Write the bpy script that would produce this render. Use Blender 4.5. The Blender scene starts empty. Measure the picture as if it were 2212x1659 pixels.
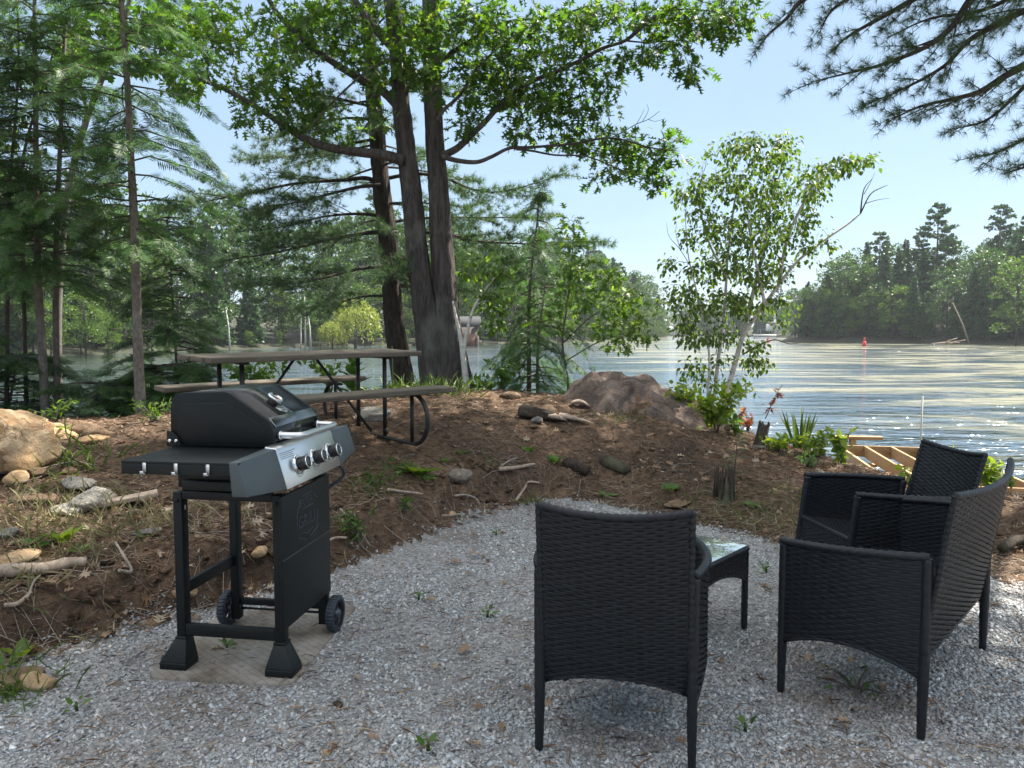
import bpy, bmesh, math, random
import numpy as np
from mathutils import Vector, Matrix
random.seed(7)
C = bpy.context.scene.collection
SC = bpy.context.scene
# ------------------------------------------------------------------ camera
CAM_H = 1.42
FPX = 1661.0                       # focal length in pixels of a 2212-wide picture
PITCH = math.atan(117.5 / FPX)     # camera looks slightly down
cd = bpy.data.cameras.new("camera")
cam = bpy.data.objects.new("camera", cd); C.objects.link(cam)
cam.location = (0, 0, CAM_H); cam.rotation_euler = (math.pi/2 - PITCH, 0, 0)
cd.sensor_width = 36.0; cd.lens = FPX/2212*36.0; cd.clip_start = .05; cd.clip_end = 6000
SC.camera = cam
# ------------------------------------------------------------------ sky, sun, exposure
SUN_EL, SUN_AZ = math.radians(58), math.radians(56)    # azimuth from +Y towards +X
w = bpy.data.worlds.new("World"); SC.world = w; w.use_nodes = True
nt = w.node_tree; bg = nt.nodes["Background"]
sky = nt.nodes.new("ShaderNodeTexSky"); sky.sky_type = 'NISHITA'; sky.sun_disc = False
sky.sun_elevation = SUN_EL; sky.sun_rotation = SUN_AZ
sky.air_density = 1.0; sky.dust_density = .7; sky.ozone_density = 2.2
tc = nt.nodes.new("ShaderNodeTexCoord")
mp = nt.nodes.new("ShaderNodeMapping"); mp.inputs["Scale"].default_value = (1.2, 1.2, 4.0)
cl = nt.nodes.new("ShaderNodeTexNoise"); cl.inputs["Scale"].default_value = 2.2
cl.inputs["Detail"].default_value = 7; cl.inputs["Roughness"].default_value = .62; cl.inputs["Distortion"].default_value = .5
cr = nt.nodes.new("ShaderNodeValToRGB"); cr.color_ramp.elements[0].position = .46; cr.color_ramp.elements[1].position = .78; cr.color_ramp.elements[0].color = (.72, .72, .72, 1)
cr.color_ramp.elements[1].color = (.85, .85, .85, 1)
mx = nt.nodes.new("ShaderNodeMix"); mx.data_type = 'RGBA'; mx.inputs[7].default_value = (1.95, 2.70, 3.45, 1)
nt.links.new(tc.outputs["Generated"], mp.inputs["Vector"]); nt.links.new(mp.outputs[0], cl.inputs["Vector"])
nt.links.new(cl.outputs["Fac"], cr.inputs["Fac"]); nt.links.new(cr.outputs["Color"], mx.inputs[0])
nt.links.new(sky.outputs["Color"], mx.inputs[6])
# broken bright cloud, added above the frame to lighten the yard, thinning towards horizon
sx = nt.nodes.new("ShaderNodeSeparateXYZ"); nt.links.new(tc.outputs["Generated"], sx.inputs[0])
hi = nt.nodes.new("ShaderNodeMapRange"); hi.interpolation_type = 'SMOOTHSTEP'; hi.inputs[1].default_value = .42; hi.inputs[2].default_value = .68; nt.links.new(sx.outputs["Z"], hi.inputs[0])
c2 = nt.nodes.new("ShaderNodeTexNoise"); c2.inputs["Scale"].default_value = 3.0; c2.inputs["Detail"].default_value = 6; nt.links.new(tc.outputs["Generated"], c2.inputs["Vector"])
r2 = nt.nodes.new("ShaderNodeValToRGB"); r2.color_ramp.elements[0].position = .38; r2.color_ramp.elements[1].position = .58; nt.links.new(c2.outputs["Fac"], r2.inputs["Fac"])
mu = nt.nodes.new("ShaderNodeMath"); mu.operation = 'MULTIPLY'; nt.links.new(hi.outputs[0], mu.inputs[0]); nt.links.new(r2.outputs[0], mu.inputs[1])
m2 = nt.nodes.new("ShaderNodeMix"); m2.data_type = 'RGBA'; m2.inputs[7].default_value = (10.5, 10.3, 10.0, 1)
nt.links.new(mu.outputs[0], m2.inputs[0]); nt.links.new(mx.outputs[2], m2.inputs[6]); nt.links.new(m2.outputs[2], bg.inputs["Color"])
bg.inputs["Strength"].default_value = .082
sl = bpy.data.lights.new("sun", 'SUN'); sl.energy = 5.0; sl.angle = math.radians(.53); sl.color = (1, .94, .84)
sun = bpy.data.objects.new("sun", sl); C.objects.link(sun)
SDIR = Vector((math.sin(SUN_AZ)*math.cos(SUN_EL), math.cos(SUN_AZ)*math.cos(SUN_EL), math.sin(SUN_EL)))
sun.rotation_euler = SDIR.to_track_quat('Z', 'Y').to_euler(); sun.location = (10, 12, 20)
SC.view_settings.view_transform = 'Standard'; SC.view_settings.look = 'None'
SC.view_settings.exposure = 1.65; SC.view_settings.gamma = 1
SC.cycles.use_denoising = True
SC.cycles.max_bounces = 8; SC.cycles.diffuse_bounces = 4; SC.cycles.glossy_bounces = 3
SC.cycles.transmission_bounces = 4; SC.cycles.transparent_max_bounces = 8
SC.cycles.caustics_reflective = False; SC.cycles.caustics_refractive = False
# ------------------------------------------------------------------ mesh helpers
def A(*v): return np.array(v, float)
class MB:
    """collects verts and faces and links them as ONE mesh object"""
    def __init__(s): s.v = []; s.l = []; s.c = []; s.n = 0
    def add(s, V, loops, counts):
        V = np.asarray(V, float).reshape(-1, 3)
        s.v.append(V); s.l.append(np.asarray(loops, int).ravel() + s.n); s.c.append(np.asarray(counts, int).ravel()); s.n += len(V)
    def faces(s, V, F):
        s.add(V, [i for f in F for i in f], [len(f) for f in F])
    def build(s, name, mat, parent=None, origin=None, smooth=False, bevel=0, loc=None, rot=None):
        me = bpy.data.meshes.new(name)
        V = np.concatenate(s.v) if s.v else np.zeros((0, 3)); L = np.concatenate(s.l); K = np.concatenate(s.c)
        if origin is not None: V = V - np.asarray(origin, float)
        me.vertices.add(len(V)); me.vertices.foreach_set('co', V.astype(np.float32).ravel())
        me.loops.add(len(L)); me.loops.foreach_set('vertex_index', L.astype(np.int32))
        me.polygons.add(len(K)); st = np.concatenate([[0], np.cumsum(K)[:-1]])
        me.polygons.foreach_set('loop_start', st.astype(np.int32))
        if smooth: me.polygons.foreach_set('use_smooth', np.ones(len(K), bool))
        me.update(calc_edges=True)
        o = bpy.data.objects.new(name, me); C.objects.link(o)
        if mat: me.materials.append(mat)
        if parent is not None: o.parent = parent
        elif origin is not None: o.location = tuple(origin)
        if loc is not None: o.location = loc
        if rot is not None: o.rotation_euler = rot
        if bevel:
            b = o.modifiers.new('bevel', 'BEVEL'); b.width = bevel; b.segments = 2; b.limit_method = 'ANGLE'
        return o
def thing(name, label, cat, loc=(0, 0, 0), group=None, rot=(0, 0, 0)):
    o = bpy.data.objects.new(name, None); C.objects.link(o); o.location = tuple(loc); o.rotation_euler = rot
    o.empty_display_size = .2; return tag(o, label, cat, group)
def tag(o, label, cat, group=None):
    o['label'] = label; o['category'] = cat
    if group: o['group'] = group
    return o
def struct(o, kind='structure'): o['kind'] = kind; return o
def box(mb, c, s, R=None):
    x, y, z = np.asarray(s, float)/2
    V = A([-x,-y,-z],[x,-y,-z],[x,y,-z],[-x,y,-z],[-x,-y,z],[x,-y,z],[x,y,z],[-x,y,z])
    if R is not None: V = V @ np.asarray(R, float).T
    mb.faces(V + np.asarray(c, float), [(0,3,2,1),(4,5,6,7),(0,1,5,4),(1,2,6,5),(2,3,7,6),(3,0,4,7)])
def hexa(mb, V8):
    mb.faces(V8, [(0,3,2,1),(4,5,6,7),(0,1,5,4),(1,2,6,5),(2,3,7,6),(3,0,4,7)])
def basis(d, up=(0, 0, 1)):
    d = np.asarray(d, float); d = d/np.linalg.norm(d); up = np.asarray(up, float)
    s = np.cross(d, up)
    if np.linalg.norm(s) < 1e-4: s = np.cross(d, (1, 0, 0))
    s = s/np.linalg.norm(s); n = np.cross(s, d); return s, d, n
def bar(mb, a, b, wd, ht, up=(0, 0, 1)):
    a = np.asarray(a, float); b = np.asarray(b, float); s, d, n = basis(b-a, up)
    box(mb, (a+b)/2, (wd, np.linalg.norm(b-a), ht), np.stack([s, d, n], 1))
def tube(mb, pts, rad, n=8, cap=True, flat=1.0):
    P = np.asarray(pts, float); m = len(P); r = np.broadcast_to(np.asarray(rad, float), (m,))
    T = np.gradient(P, axis=0); T /= np.linalg.norm(T, axis=1)[:, None] + 1e-12
    ref = A(0, 0, 1) if abs(T[0][2]) < .9 else A(1, 0, 0)
    u = np.cross(T[0], ref); u /= np.linalg.norm(u); an = np.arange(n)*2*math.pi/n; V = []
    for i in range(m):
        u = u - T[i]*u.dot(T[i]); u /= np.linalg.norm(u) + 1e-12; v = np.cross(T[i], u)
        V.append(P[i] + r[i]*(np.cos(an)[:, None]*u + flat*np.sin(an)[:, None]*v))
    V = np.concatenate(V); i = np.arange(m-1)[:, None]*n; j = np.arange(n)[None]; k = (j+1) % n
    Q = np.stack([i+j, i+k, i+n+k, i+n+j], -1).reshape(-1)
    mb.add(V, Q, np.full((m-1)*n, 4))
    if cap:
        b = mb.n - m*n
        mb.l.append(np.arange(n)[::-1] + b); mb.l.append(np.arange(n) + b + (m-1)*n); mb.c.append(np.array([n, n]))
def lathe(mb, prof, n, O=(0, 0, 0), ax=(0, 0, 1), cap=True):
    s, d, q = basis(ax, (0, 1, .1)); O = np.asarray(O, float); an = np.arange(n)*2*math.pi/n
    V = np.concatenate([O + d*h + r*(np.cos(an)[:, None]*s + np.sin(an)[:, None]*q) for r, h in prof]); m = len(prof)
    i = np.arange(m-1)[:, None]*n; j = np.arange(n)[None]; k = (j+1) % n
    mb.add(V, np.stack([i+j, i+n+j, i+n+k, i+k], -1).reshape(-1), np.full((m-1)*n, 4))
    if cap:
        b = mb.n - m*n
        mb.l.append(np.arange(n) + b); mb.l.append(np.arange(n)[::-1] + b + (m-1)*n); mb.c.append(np.array([n, n]))
def trunk_tube(mb, pts, rad, n=40, amp=.06, seed=0):
    """trunk with real furrows in its surface"""
    P_ = smooth_path(pts, 3); k = len(P_); r = np.interp(np.linspace(0, 1, k), np.linspace(0, 1, len(rad)), rad); b = sum(len(v) for v in mb.v); tube(mb, P_, r, n); V = mb.v[-1].reshape(k, n, 3); a = np.arange(n)*2*math.pi/n; s = np.concatenate([[0], np.cumsum(np.linalg.norm(np.diff(P_, axis=0), axis=1))])
    X = np.cos(a)[None]*1.0 + 0*s[:, None]; Y = np.sin(a)[None]*1.0 + 0*s[:, None]; f = fbm(X*.55 + s[:, None]*.13, Y*.55 + s[:, None]*.10, .13, seed, 3); f = 1 - 2.2*np.abs(f); f2 = fbm(X + s[:, None]*.5, Y - s[:, None]*.4, .5, seed+5, 3)
    V[:] = P_[:, None] + (V - P_[:, None])*(1 + amp*f + .05*f2)[..., None]
def prism(mb, poly, O, X, Y, Z, z0, z1):
    O, X, Y, Z = [np.asarray(q, float) for q in (O, X, Y, Z)]; p = np.asarray(poly, float); n = len(p)
    B = O + p[:, :1]*X + p[:, 1:]*Y; V = np.concatenate([B + Z*z0, B + Z*z1])
    mb.faces(V, [tuple(range(n))[::-1], tuple(range(n, 2*n))] + [(i, (i+1) % n, n+(i+1) % n, n+i) for i in range(n)])
def rotz(a): c, s = math.cos(a), math.sin(a); return A([c, -s, 0], [s, c, 0], [0, 0, 1])
def smooth_path(P, k=6):
    P = np.asarray(P, float); n = len(P)
    if n < 3: return np.linspace(P[0], P[-1], k+1)
    Q = np.concatenate([[2*P[0]-P[1]], P, [2*P[-1]-P[-2]]]); out = []
    for i in range(1, n):
        a, b, c, d = Q[i-1], Q[i], Q[i+1], Q[i+2]
        for t in np.arange(k)/k:
            out.append(.5*(2*b + (c-a)*t + (2*a-5*b+4*c-d)*t*t + (3*b-a-3*c+d)*t**3))
    out.append(P[-1]); return np.array(out)
# scatter a template mesh: positions, frames (n,3,3 with columns side, axis, normal), scales
def scatter(mb, tmpl, pos, M, sc):
    V, F = tmpl; V = np.asarray(V, float); n = len(pos)
    if n == 0: return
    sc = np.asarray(sc, float).reshape(-1, 1, 1) * np.ones((n, 1, 1))
    W = np.einsum('nij,kj->nki', M, V)*sc + np.asarray(pos, float)[:, None, :]
    L = np.array([i for f in F for i in f]); K = np.array([len(f) for f in F])
    mb.add(W, (L[None] + (np.arange(n)*len(V))[:, None]).ravel(), np.tile(K, n))
def frames(D, U=None, roll=None, rng=None):
    D = np.asarray(D, float); D = D/(np.linalg.norm(D, axis=1)[:, None] + 1e-9)
    if U is None: U = np.tile(A(0, 0, 1), (len(D), 1))
    S = np.cross(D, U); l = np.linalg.norm(S, axis=1)[:, None]; S = np.where(l > 1e-3, S/(l + 1e-9), A(1, 0, 0)); N = np.cross(S, D)
    if roll is not None:
        c, s = np.cos(roll)[:, None], np.sin(roll)[:, None]; S, N = S*c + N*s, N*c - S*s
    return np.stack([S, D, N], 2)
def rdir(rng, n):
    v = rng.normal(size=(n, 3)); return v/np.linalg.norm(v, axis=1)[:, None]
# leaf templates (axis +Y, length 1, normal +Z)
def folded(half, fold=.25, droop=.15):
    h = np.asarray(half, float); mid = A([0, 0], [0, 1])
    V = [(0, 0, 0), (0, .5, 0), (0, 1, -droop)]; R = []; Lf = []
    for x, y in h: R.append((x, y, fold*abs(x) - droop*y*y)); Lf.append((-x, y, fold*abs(x) - droop*y*y))
    n = len(h); V = V + R + Lf
    return np.array(V), [tuple([0] + list(range(3, 3+n)) + [2, 1]), tuple([0, 1, 2] + list(range(3+n, 3+2*n))[::-1])]
OAK = folded([(.03,.14),(.13,.18),(.38,.30),(.09,.38),(.16,.44),(.50,.64),(.10,.60),(.14,.74),(.28,.95),(.07,.84)])
MAPLE = folded([(.05,.10),(.32,.02),(.34,.22),(.55,.48),(.28,.50),(.30,.72),(.12,.76)])
OVATE = folded([(.20,.12),(.31,.34),(.24,.62),(.08,.88)], .3, .2)
LANCE = folded([(.07,.15),(.13,.45),(.08,.80)], .3, .25)
QUADLEAF = (A([0,0,0],[.34,.5,.06],[0,1,-.05],[-.34,.5,.06]), [(0,1,2,3)])
def tuft_tmpl(n, spread, wd, seed):
    r = np.random.default_rng(seed); V = []; F = []
    for i in range(n):
        a = r.uniform(0, 2*math.pi); t = spread*math.sqrt(r.uniform(.03, 1)); L = r.uniform(.75, 1.05)
        d = A(math.sin(t)*math.cos(a), math.cos(t), math.sin(t)*math.sin(a)); s = np.cross(d, r.normal(size=3)); s /= np.linalg.norm(s)
        b = len(V); V += [-s*wd*.5 + d*.02, s*wd*.5 + d*.02, d*L]; F.append((b, b+1, b+2))
    return np.array(V), F
TUFT = tuft_tmpl(26, 1.45, .027, 3); TUFT_MID = tuft_tmpl(20, 1.45, .042, 3)
def frond_tmpl(np_, wd, seed):
    r = np.random.default_rng(seed); V = []; F = []
    def kite(o, d, L, wv):
        d = d/np.linalg.norm(d); s = np.cross(d, A(0, 0, 1)); s /= np.linalg.norm(s); b = len(V)
        V.extend([o, o + d*L*.45 + s*wv, o + d*L, o + d*L*.45 - s*wv]); F.append((b, b+1, b+2, b+3))
    kite(A(0,.25,0), A(0, 1, -.12), .8, wd*.8)
    for i in range(np_):
        t = .06 + .86*i/np_
        for sg in (-1, 1):
            L = (.46*(1-t)**.8 + .10)*r.uniform(.75, 1.1)
            kite(A(0, t, -.1*t*t), A(sg*math.sin(.95), math.cos(.95), r.uniform(-.28, .08)), L, wd*r.uniform(.75, 1.1))
    return np.array(V), F
TUFTD = tuft_tmpl(22, 1.5, .085, 4)
FRONDS = [frond_tmpl(11, .026, 5), frond_tmpl(9, .029, 8), frond_tmpl(13, .024, 13), frond_tmpl(10, .027, 21)]
# value noise
_lat = np.random.default_rng(11).random((257, 257))
def vn(x, y, s, seed=0):
    x = np.asarray(x, float)/s + seed*17.31 + 500; y = np.asarray(y, float)/s + seed*9.17 + 500
    xi = np.floor(x).astype(int); yi = np.floor(y).astype(int); fx = x-xi; fy = y-yi; fx = fx*fx*(3-2*fx); fy = fy*fy*(3-2*fy)
    a = _lat[xi % 256, yi % 256]; b = _lat[(xi+1) % 256, yi % 256]; c = _lat[xi % 256, (yi+1) % 256]; d = _lat[(xi+1) % 256, (yi+1) % 256]
    return ((a*(1-fx)+b*fx)*(1-fy) + (c*(1-fx)+d*fx)*fy)*2 - 1
def fbm(x, y, s, seed=0, o=4): return sum(vn(x, y, s/2**i, seed+i)*.5**i for i in range(o))
# ------------------------------------------------------------------ where things stand (measured from the picture, in metres)
def ray(px, py):
    cx = (px-1106)/FPX; cy = -(py-829.5)/FPX
    return A(cx, math.cos(PITCH) + cy*math.sin(PITCH), -math.sin(PITCH) + cy*math.cos(PITCH))
def P(px, py, dep): d = ray(px, py); return A(0, 0, CAM_H) + d*(dep/d[1])
def Pz(px, py, z): d = ray(px, py); return A(0, 0, CAM_H) + d*((z-CAM_H)/d[2])
# ------------------------------------------------------------------ materials
def mat(name):
    m = bpy.data.materials.new(name); m.use_nodes = True
    return m, m.node_tree.nodes, m.node_tree.links, m.node_tree.nodes["Principled BSDF"]
def rgba(c): return (c[0], c[1], c[2], 1)
def ramp(N, pts):
    r = N.new("ShaderNodeValToRGB"); e = r.color_ramp.elements
    while len(e) < len(pts): e.new(.5)
    for q, (p, c) in zip(e, pts): q.position = p; q.color = rgba(c)
    return r
def coords(N, L, scale=(1, 1, 1), rot=(0, 0, 0), which="Object"):
    t = N.new("ShaderNodeTexCoord"); m = N.new("ShaderNodeMapping"); m.inputs["Scale"].default_value = scale; m.inputs["Rotation"].default_value = rot
    L.new(t.outputs[which], m.inputs["Vector"]); return m.outputs[0]
def noise(N, L, vec, scale, detail=4, rough=.6, dist=0):
    n = N.new("ShaderNodeTexNoise"); n.inputs["Scale"].default_value = scale; n.inputs["Detail"].default_value = detail
    n.inputs["Roughness"].default_value = rough; n.inputs["Distortion"].default_value = dist; L.new(vec, n.inputs["Vector"]); return n
def bump(N, L, h, strength, dist=.02, prev=None):
    b = N.new("ShaderNodeBump"); b.inputs["Strength"].default_value = strength; b.inputs["Distance"].default_value = dist
    L.new(h, b.inputs["Height"])
    if prev: L.new(prev, b.inputs["Normal"])
    return b.outputs[0]
def mixc(N, L, fac, a, b, mode='MIX'):
    m = N.new("ShaderNodeMix"); m.data_type = 'RGBA'; m.blend_type = mode
    for i, q in ((0, fac), (6, a), (7, b)):
        if isinstance(q, (int, float)): m.inputs[i].default_value = q
        elif isinstance(q, tuple): m.inputs[i].default_value = rgba(q)
        else: L.new(q, m.inputs[i])
    return m.outputs[2]
def simple(name, c, rough=.5, metal=0, var=.25, scale=8, bs=0, bscale=60, stretch=(1, 1, 1), spec=.5, c2=None):
    m, N, L, b = mat(name); v = coords(N, L, stretch); n = noise(N, L, v, scale, 5)
    lo = tuple(x*(1-var) for x in c); hi = c2 or tuple(min(1, x*(1+var)) for x in c)
    r = ramp(N, [(.3, lo), (.7, hi)]); L.new(n.outputs["Fac"], r.inputs["Fac"]); L.new(r.outputs[0], b.inputs["Base Color"])
    b.inputs["Roughness"].default_value = rough; b.inputs["Metallic"].default_value = metal; b.inputs["Specular IOR Level"].default_value = spec
    if bs:
        n2 = noise(N, L, v, bscale, 4); L.new(bump(N, L, n2.outputs["Fac"], bs), b.inputs["Normal"])
    rn = noise(N, L, v, scale*2.3, 3); mr = N.new("ShaderNodeMapRange"); mr.inputs[3].default_value = max(.02, rough-.08); mr.inputs[4].default_value = min(1, rough+.1)
    L.new(rn.outputs["Fac"], mr.inputs[0]); L.new(mr.outputs[0], b.inputs["Roughness"])
    return m
def leafmat(name, stops, trans=.45, tcol=None, rough=.45, spec=.4):
    """leaf: per-leaf colour variation, light passes through"""
    m, N, L, b = mat(name); g = N.new("ShaderNodeNewGeometry")
    r = ramp(N, stops); L.new(g.outputs["Random Per Island"], r.inputs["Fac"]); L.new(r.outputs[0], b.inputs["Base Color"])
    b.inputs["Roughness"].default_value = rough; b.inputs["Specular IOR Level"].default_value = spec
    t = N.new("ShaderNodeBsdfTranslucent"); hs = mixc(N, L, 1.0, r.outputs[0], tcol or (1.5, 1.55, .6), 'MULTIPLY'); L.new(hs, t.inputs["Color"])
    s = N.new("ShaderNodeMixShader"); s.inputs[0].default_value = trans
    L.new(b.outputs[0], s.inputs[1]); L.new(t.outputs[0], s.inputs[2]); L.new(s.outputs[0], N["Material Output"].inputs["Surface"]); return m
def barkmat(name, dark, light, vs=7, zs=.16, strength=.9, dist=.03, lichen=None):
    m, N, L, b = mat(name); v = coords(N, L, (1, 1, zs)); n = noise(N, L, v, vs*2.2, 6, .65, .6); n1 = noise(N, L, v, vs*9, 4, .6)
    h = mixc(N, L, .35, n.outputs["Fac"], n1.outputs["Fac"]); r = ramp(N, [(.36, dark), (.5, tuple((a+c)/2 for a, c in zip(dark, light))), (.64, light)])
    L.new(h, r.inputs["Fac"]); col = r.outputs[0]
    if lichen:
        n2 = noise(N, L, coords(N, L, (1, 1, .6)), 3.2, 5); r2 = ramp(N, [(.5, (0, 0, 0)), (.68, (.7, .7, .7))]); L.new(n2.outputs["Fac"], r2.inputs["Fac"]); col = mixc(N, L, r2.outputs[0], col, lichen)
    L.new(col, b.inputs["Base Color"]); b.inputs["Roughness"].default_value = .92; b.inputs["Specular IOR Level"].default_value = .2
    L.new(bump(N, L, h, strength, dist), b.inputs["Normal"]); return m
M = {}
# dirt with needle litter
m, N, L, b = mat("forest_soil"); v = coords(N, L)
n1 = noise(N, L, v, 1.1, 6, .65); n2 = noise(N, L, v, 22, 6, .7); n3 = noise(N, L, coords(N, L, (1, 2.2, 1), (0, 0, .6)), 70, 4, .7)
r1 = ramp(N, [(.32, (.056, .043, .034)), (.5, (.115, .082, .060)), (.66, (.185, .128, .090))]); L.new(n1.outputs["Fac"], r1.inputs["Fac"])
r2 = ramp(N, [(.35, (.45, .42, .40)), (.6, (1.25, 1.15, 1.05))]); L.new(n2.outputs["Fac"], r2.inputs["Fac"])
c = mixc(N, L, 1.0, r1.outputs[0], r2.outputs[0], 'MULTIPLY')
r3 = ramp(N, [(.56, (0, 0, 0)), (.68, (.8, .8, .8))]); L.new(n3.outputs["Fac"], r3.inputs["Fac"]); c = mixc(N, L, r3.outputs[0], c, (.235, .16, .105))
L.new(c, b.inputs["Base Color"]); b.inputs["Roughness"].default_value = .95; b.inputs["Specular IOR Level"].default_value = .15
L.new(bump(N, L, n2.outputs["Fac"], .9, .03, bump(N, L, n3.outputs["Fac"], .6, .01)), b.inputs["Normal"]); M['soil'] = m
# gravel bed under the loose chips
m, N, L, b = mat("gravel_bed"); v = coords(N, L); vo = N.new("ShaderNodeTexVoronoi"); vo.inputs["Scale"].default_value = 62; L.new(v, vo.inputs["Vector"])
r = ramp(N, [(0, (.15, .145, .14)), (.5, (.24, .238, .235)), (1, (.36, .358, .355))]); sp = N.new("ShaderNodeSeparateColor"); L.new(vo.outputs["Color"], sp.inputs[0]); L.new(sp.outputs[0], r.inputs["Fac"])
n1 = noise(N, L, v, 1.3, 5, .6); r1 = ramp(N, [(.52, (0, 0, 0)), (.70, (.75, .75, .75))]); L.new(n1.outputs["Fac"], r1.inputs["Fac"])
c = mixc(N, L, r1.outputs[0], r.outputs[0], (.13, .095, .07)); L.new(c, b.inputs["Base Color"]); b.inputs["Roughness"].default_value = .85
L.new(bump(N, L, vo.outputs["Distance"], 1.0, .012), b.inputs["Normal"]); M['gravelbed'] = m
m, N, L, b = mat("gravel_chip"); g = N.new("ShaderNodeNewGeometry"); v = coords(N, L)
r = ramp(N, [(0, (.22, .225, .23)), (.28, (.32, .333, .342)), (.60, (.415, .433, .446)), (.84, (.52, .54, .555)), (.93, (.42, .37, .32)), (1, (.74, .75, .76))]); L.new(g.outputs["Random Per Island"], r.inputs["Fac"])
n1 = noise(N, L, v, 1.1, 6, .65); r1 = ramp(N, [(.50, (0, 0, 0)), (.68, (.7, .7, .7))]); L.new(n1.outputs["Fac"], r1.inputs["Fac"])
n2 = noise(N, L, v, 90, 3); r2 = ramp(N, [(.3, (.8, .8, .8)), (.7, (1.15, 1.15, 1.15))]); L.new(n2.outputs["Fac"], r2.inputs["Fac"])
c = mixc(N, L, 1.0, mixc(N, L, r1.outputs[0], r.outputs[0], (.17, .125, .09)), r2.outputs[0], 'MULTIPLY'); L.new(c, b.inputs["Base Color"]); b.inputs["Roughness"].default_value = .5; M['chip'] = m
# water: dark, rippled, with rafts of floating pollen scum
m, N, L, b = mat("lake_water"); v = coords(N, L)
b.inputs["Base Color"].default_value = (.020, .034, .020, 1); b.inputs["Roughness"].default_value = .04; b.inputs["IOR"].default_value = 1.75
w1 = noise(N, L, coords(N, L, (.45, 1.0, 1), (0, 0, .14)), .60, 5, .6, .3); w2 = noise(N, L, coords(N, L, (.38, 1.0, 1), (0, 0, -.1)), 1.7, 4, .55)
calm = noise(N, L, coords(N, L, (.02, .05, 1)), 1.0, 2); rc = ramp(N, [(.4, (.55, .55, .55)), (.6, (1, 1, 1))]); L.new(calm.outputs["Fac"], rc.inputs["Fac"])
mm = N.new("ShaderNodeMath"); mm.operation = 'MULTIPLY'; L.new(rc.outputs[0], mm.inputs[0]); mm.inputs[1].default_value = .60
b1 = N.new("ShaderNodeBump"); b1.inputs["Distance"].default_value = .75; L.new(w1.outputs["Fac"], b1.inputs["Height"]); L.new(mm.outputs[0], b1.inputs["Strength"])
b2 = N.new("ShaderNodeBump"); b2.inputs["Distance"].default_value = .26; L.new(w2.outputs["Fac"], b2.inputs["Height"]); L.new(mm.outputs[0], b2.inputs["Strength"]); L.new(b1.outputs[0], b2.inputs["Normal"]); L.new(b2.outputs[0], b.inputs["Normal"])
# scum mask
s1 = noise(N, L, coords(N, L, (.05, .15, 1), (0, 0, .12)), 1.5, 9, .66, 1.3); s2 = noise(N, L, coords(N, L, (.55, 2.2, 1)), 1.5, 5, .7)
sep = N.new("ShaderNodeSeparateXYZ"); tcw = N.new("ShaderNodeTexCoord"); L.new(tcw.outputs["Object"], sep.inputs[0])
dx = N.new("ShaderNodeMapRange"); dx.inputs[1].default_value = 1; dx.inputs[2].default_value = 15; dx.inputs[3].default_value = -.12; dx.inputs[4].default_value = .085; L.new(sep.outputs["X"], dx.inputs[0])
ad = N.new("ShaderNodeMath"); ad.operation = 'ADD'; L.new(s1.outputs["Fac"], ad.inputs[0]); L.new(dx.outputs[0], ad.inputs[1])
ad2 = N.new("ShaderNodeMath"); ad2.operation = 'MULTIPLY_ADD'; L.new(s2.outputs["Fac"], ad2.inputs[0]); ad2.inputs[1].default_value = .16; L.new(ad.outputs[0], ad2.inputs[2])
rs = ramp(N, [(.62, (0, 0, 0)), (.74, (.62, .62, .62))]); L.new(ad2.outputs[0], rs.inputs["Fac"])
sc_ = N.new("ShaderNodeBsdfDiffuse"); rsc = ramp(N, [(.35, (.16, .16, .11)), (.65, (.30, .285, .22))]); L.new(s2.outputs["Fac"], rsc.inputs["Fac"]); L.new(rsc.outputs[0], sc_.inputs["Color"])
ms = N.new("ShaderNodeMixShader"); L.new(rs.outputs[0], ms.inputs[0]); gl = N.new("ShaderNodeBsdfGlossy"); gl.inputs["Color"].default_value = (.86, .92, 1, 1); gl.inputs["Roughness"].default_value = .12; L.new(b2.outputs[0], gl.inputs["Normal"]); mg = N.new("ShaderNodeMixShader"); mg.inputs[0].default_value = .42; L.new(b.outputs[0], mg.inputs[1]); L.new(gl.outputs[0], mg.inputs[2]); L.new(mg.outputs[0], ms.inputs[1]); L.new(sc_.outputs[0], ms.inputs[2]); L.new(ms.outputs[0], N["Material Output"].inputs["Surface"]); M['water'] = m
# foliage
M['oak_leaf'] = leafmat("oak_leaf", [(0, (.040, .092, .016)), (.55, (.066, .140, .023)), (.9, (.115, .20, .032)), (1, (.19, .26, .05))], .56)
M['maple_leaf'] = leafmat("maple_leaf", [(0, (.070, .135, .022)), (.6, (.105, .19, .032)), (1, (.19, .27, .055))], .5)
M['birch_leaf'] = leafmat("birch_leaf", [(0, (.070, .125, .030)), (.6, (.105, .175, .040)), (1, (.18, .24, .07))], .45)
M['lime_leaf'] = leafmat("lime_leaf", [(0, (.12, .20, .03)), (.6, (.19, .27, .035)), (1, (.30, .33, .05))], .5)
M['red_leaf'] = leafmat("red_leaf", [(0, (.20, .05, .03)), (.6, (.30, .09, .04)), (1, (.22, .16, .05))], .45, (1.5, 1.1, .8))
M['pine_needle'] = leafmat("pine_needle", [(0, (.045, .088, .044)), (.6, (.070, .128, .056)), (1, (.12, .175, .07))], .38, (1.3, 1.45, .8), .5)
M['hemlock_needle'] = leafmat("hemlock_needle", [(0, (.040, .090, .030)), (.6, (.064, .135, .040)), (.92, (.10, .19, .05)), (1, (.16, .25, .06))], .38, (1.3, 1.45, .7), .5)
M['weed_leaf'] = leafmat("weed_leaf", [(0, (.05, .11, .02)), (.6, (.085, .165, .03)), (1, (.15, .24, .05))], .4)
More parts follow.
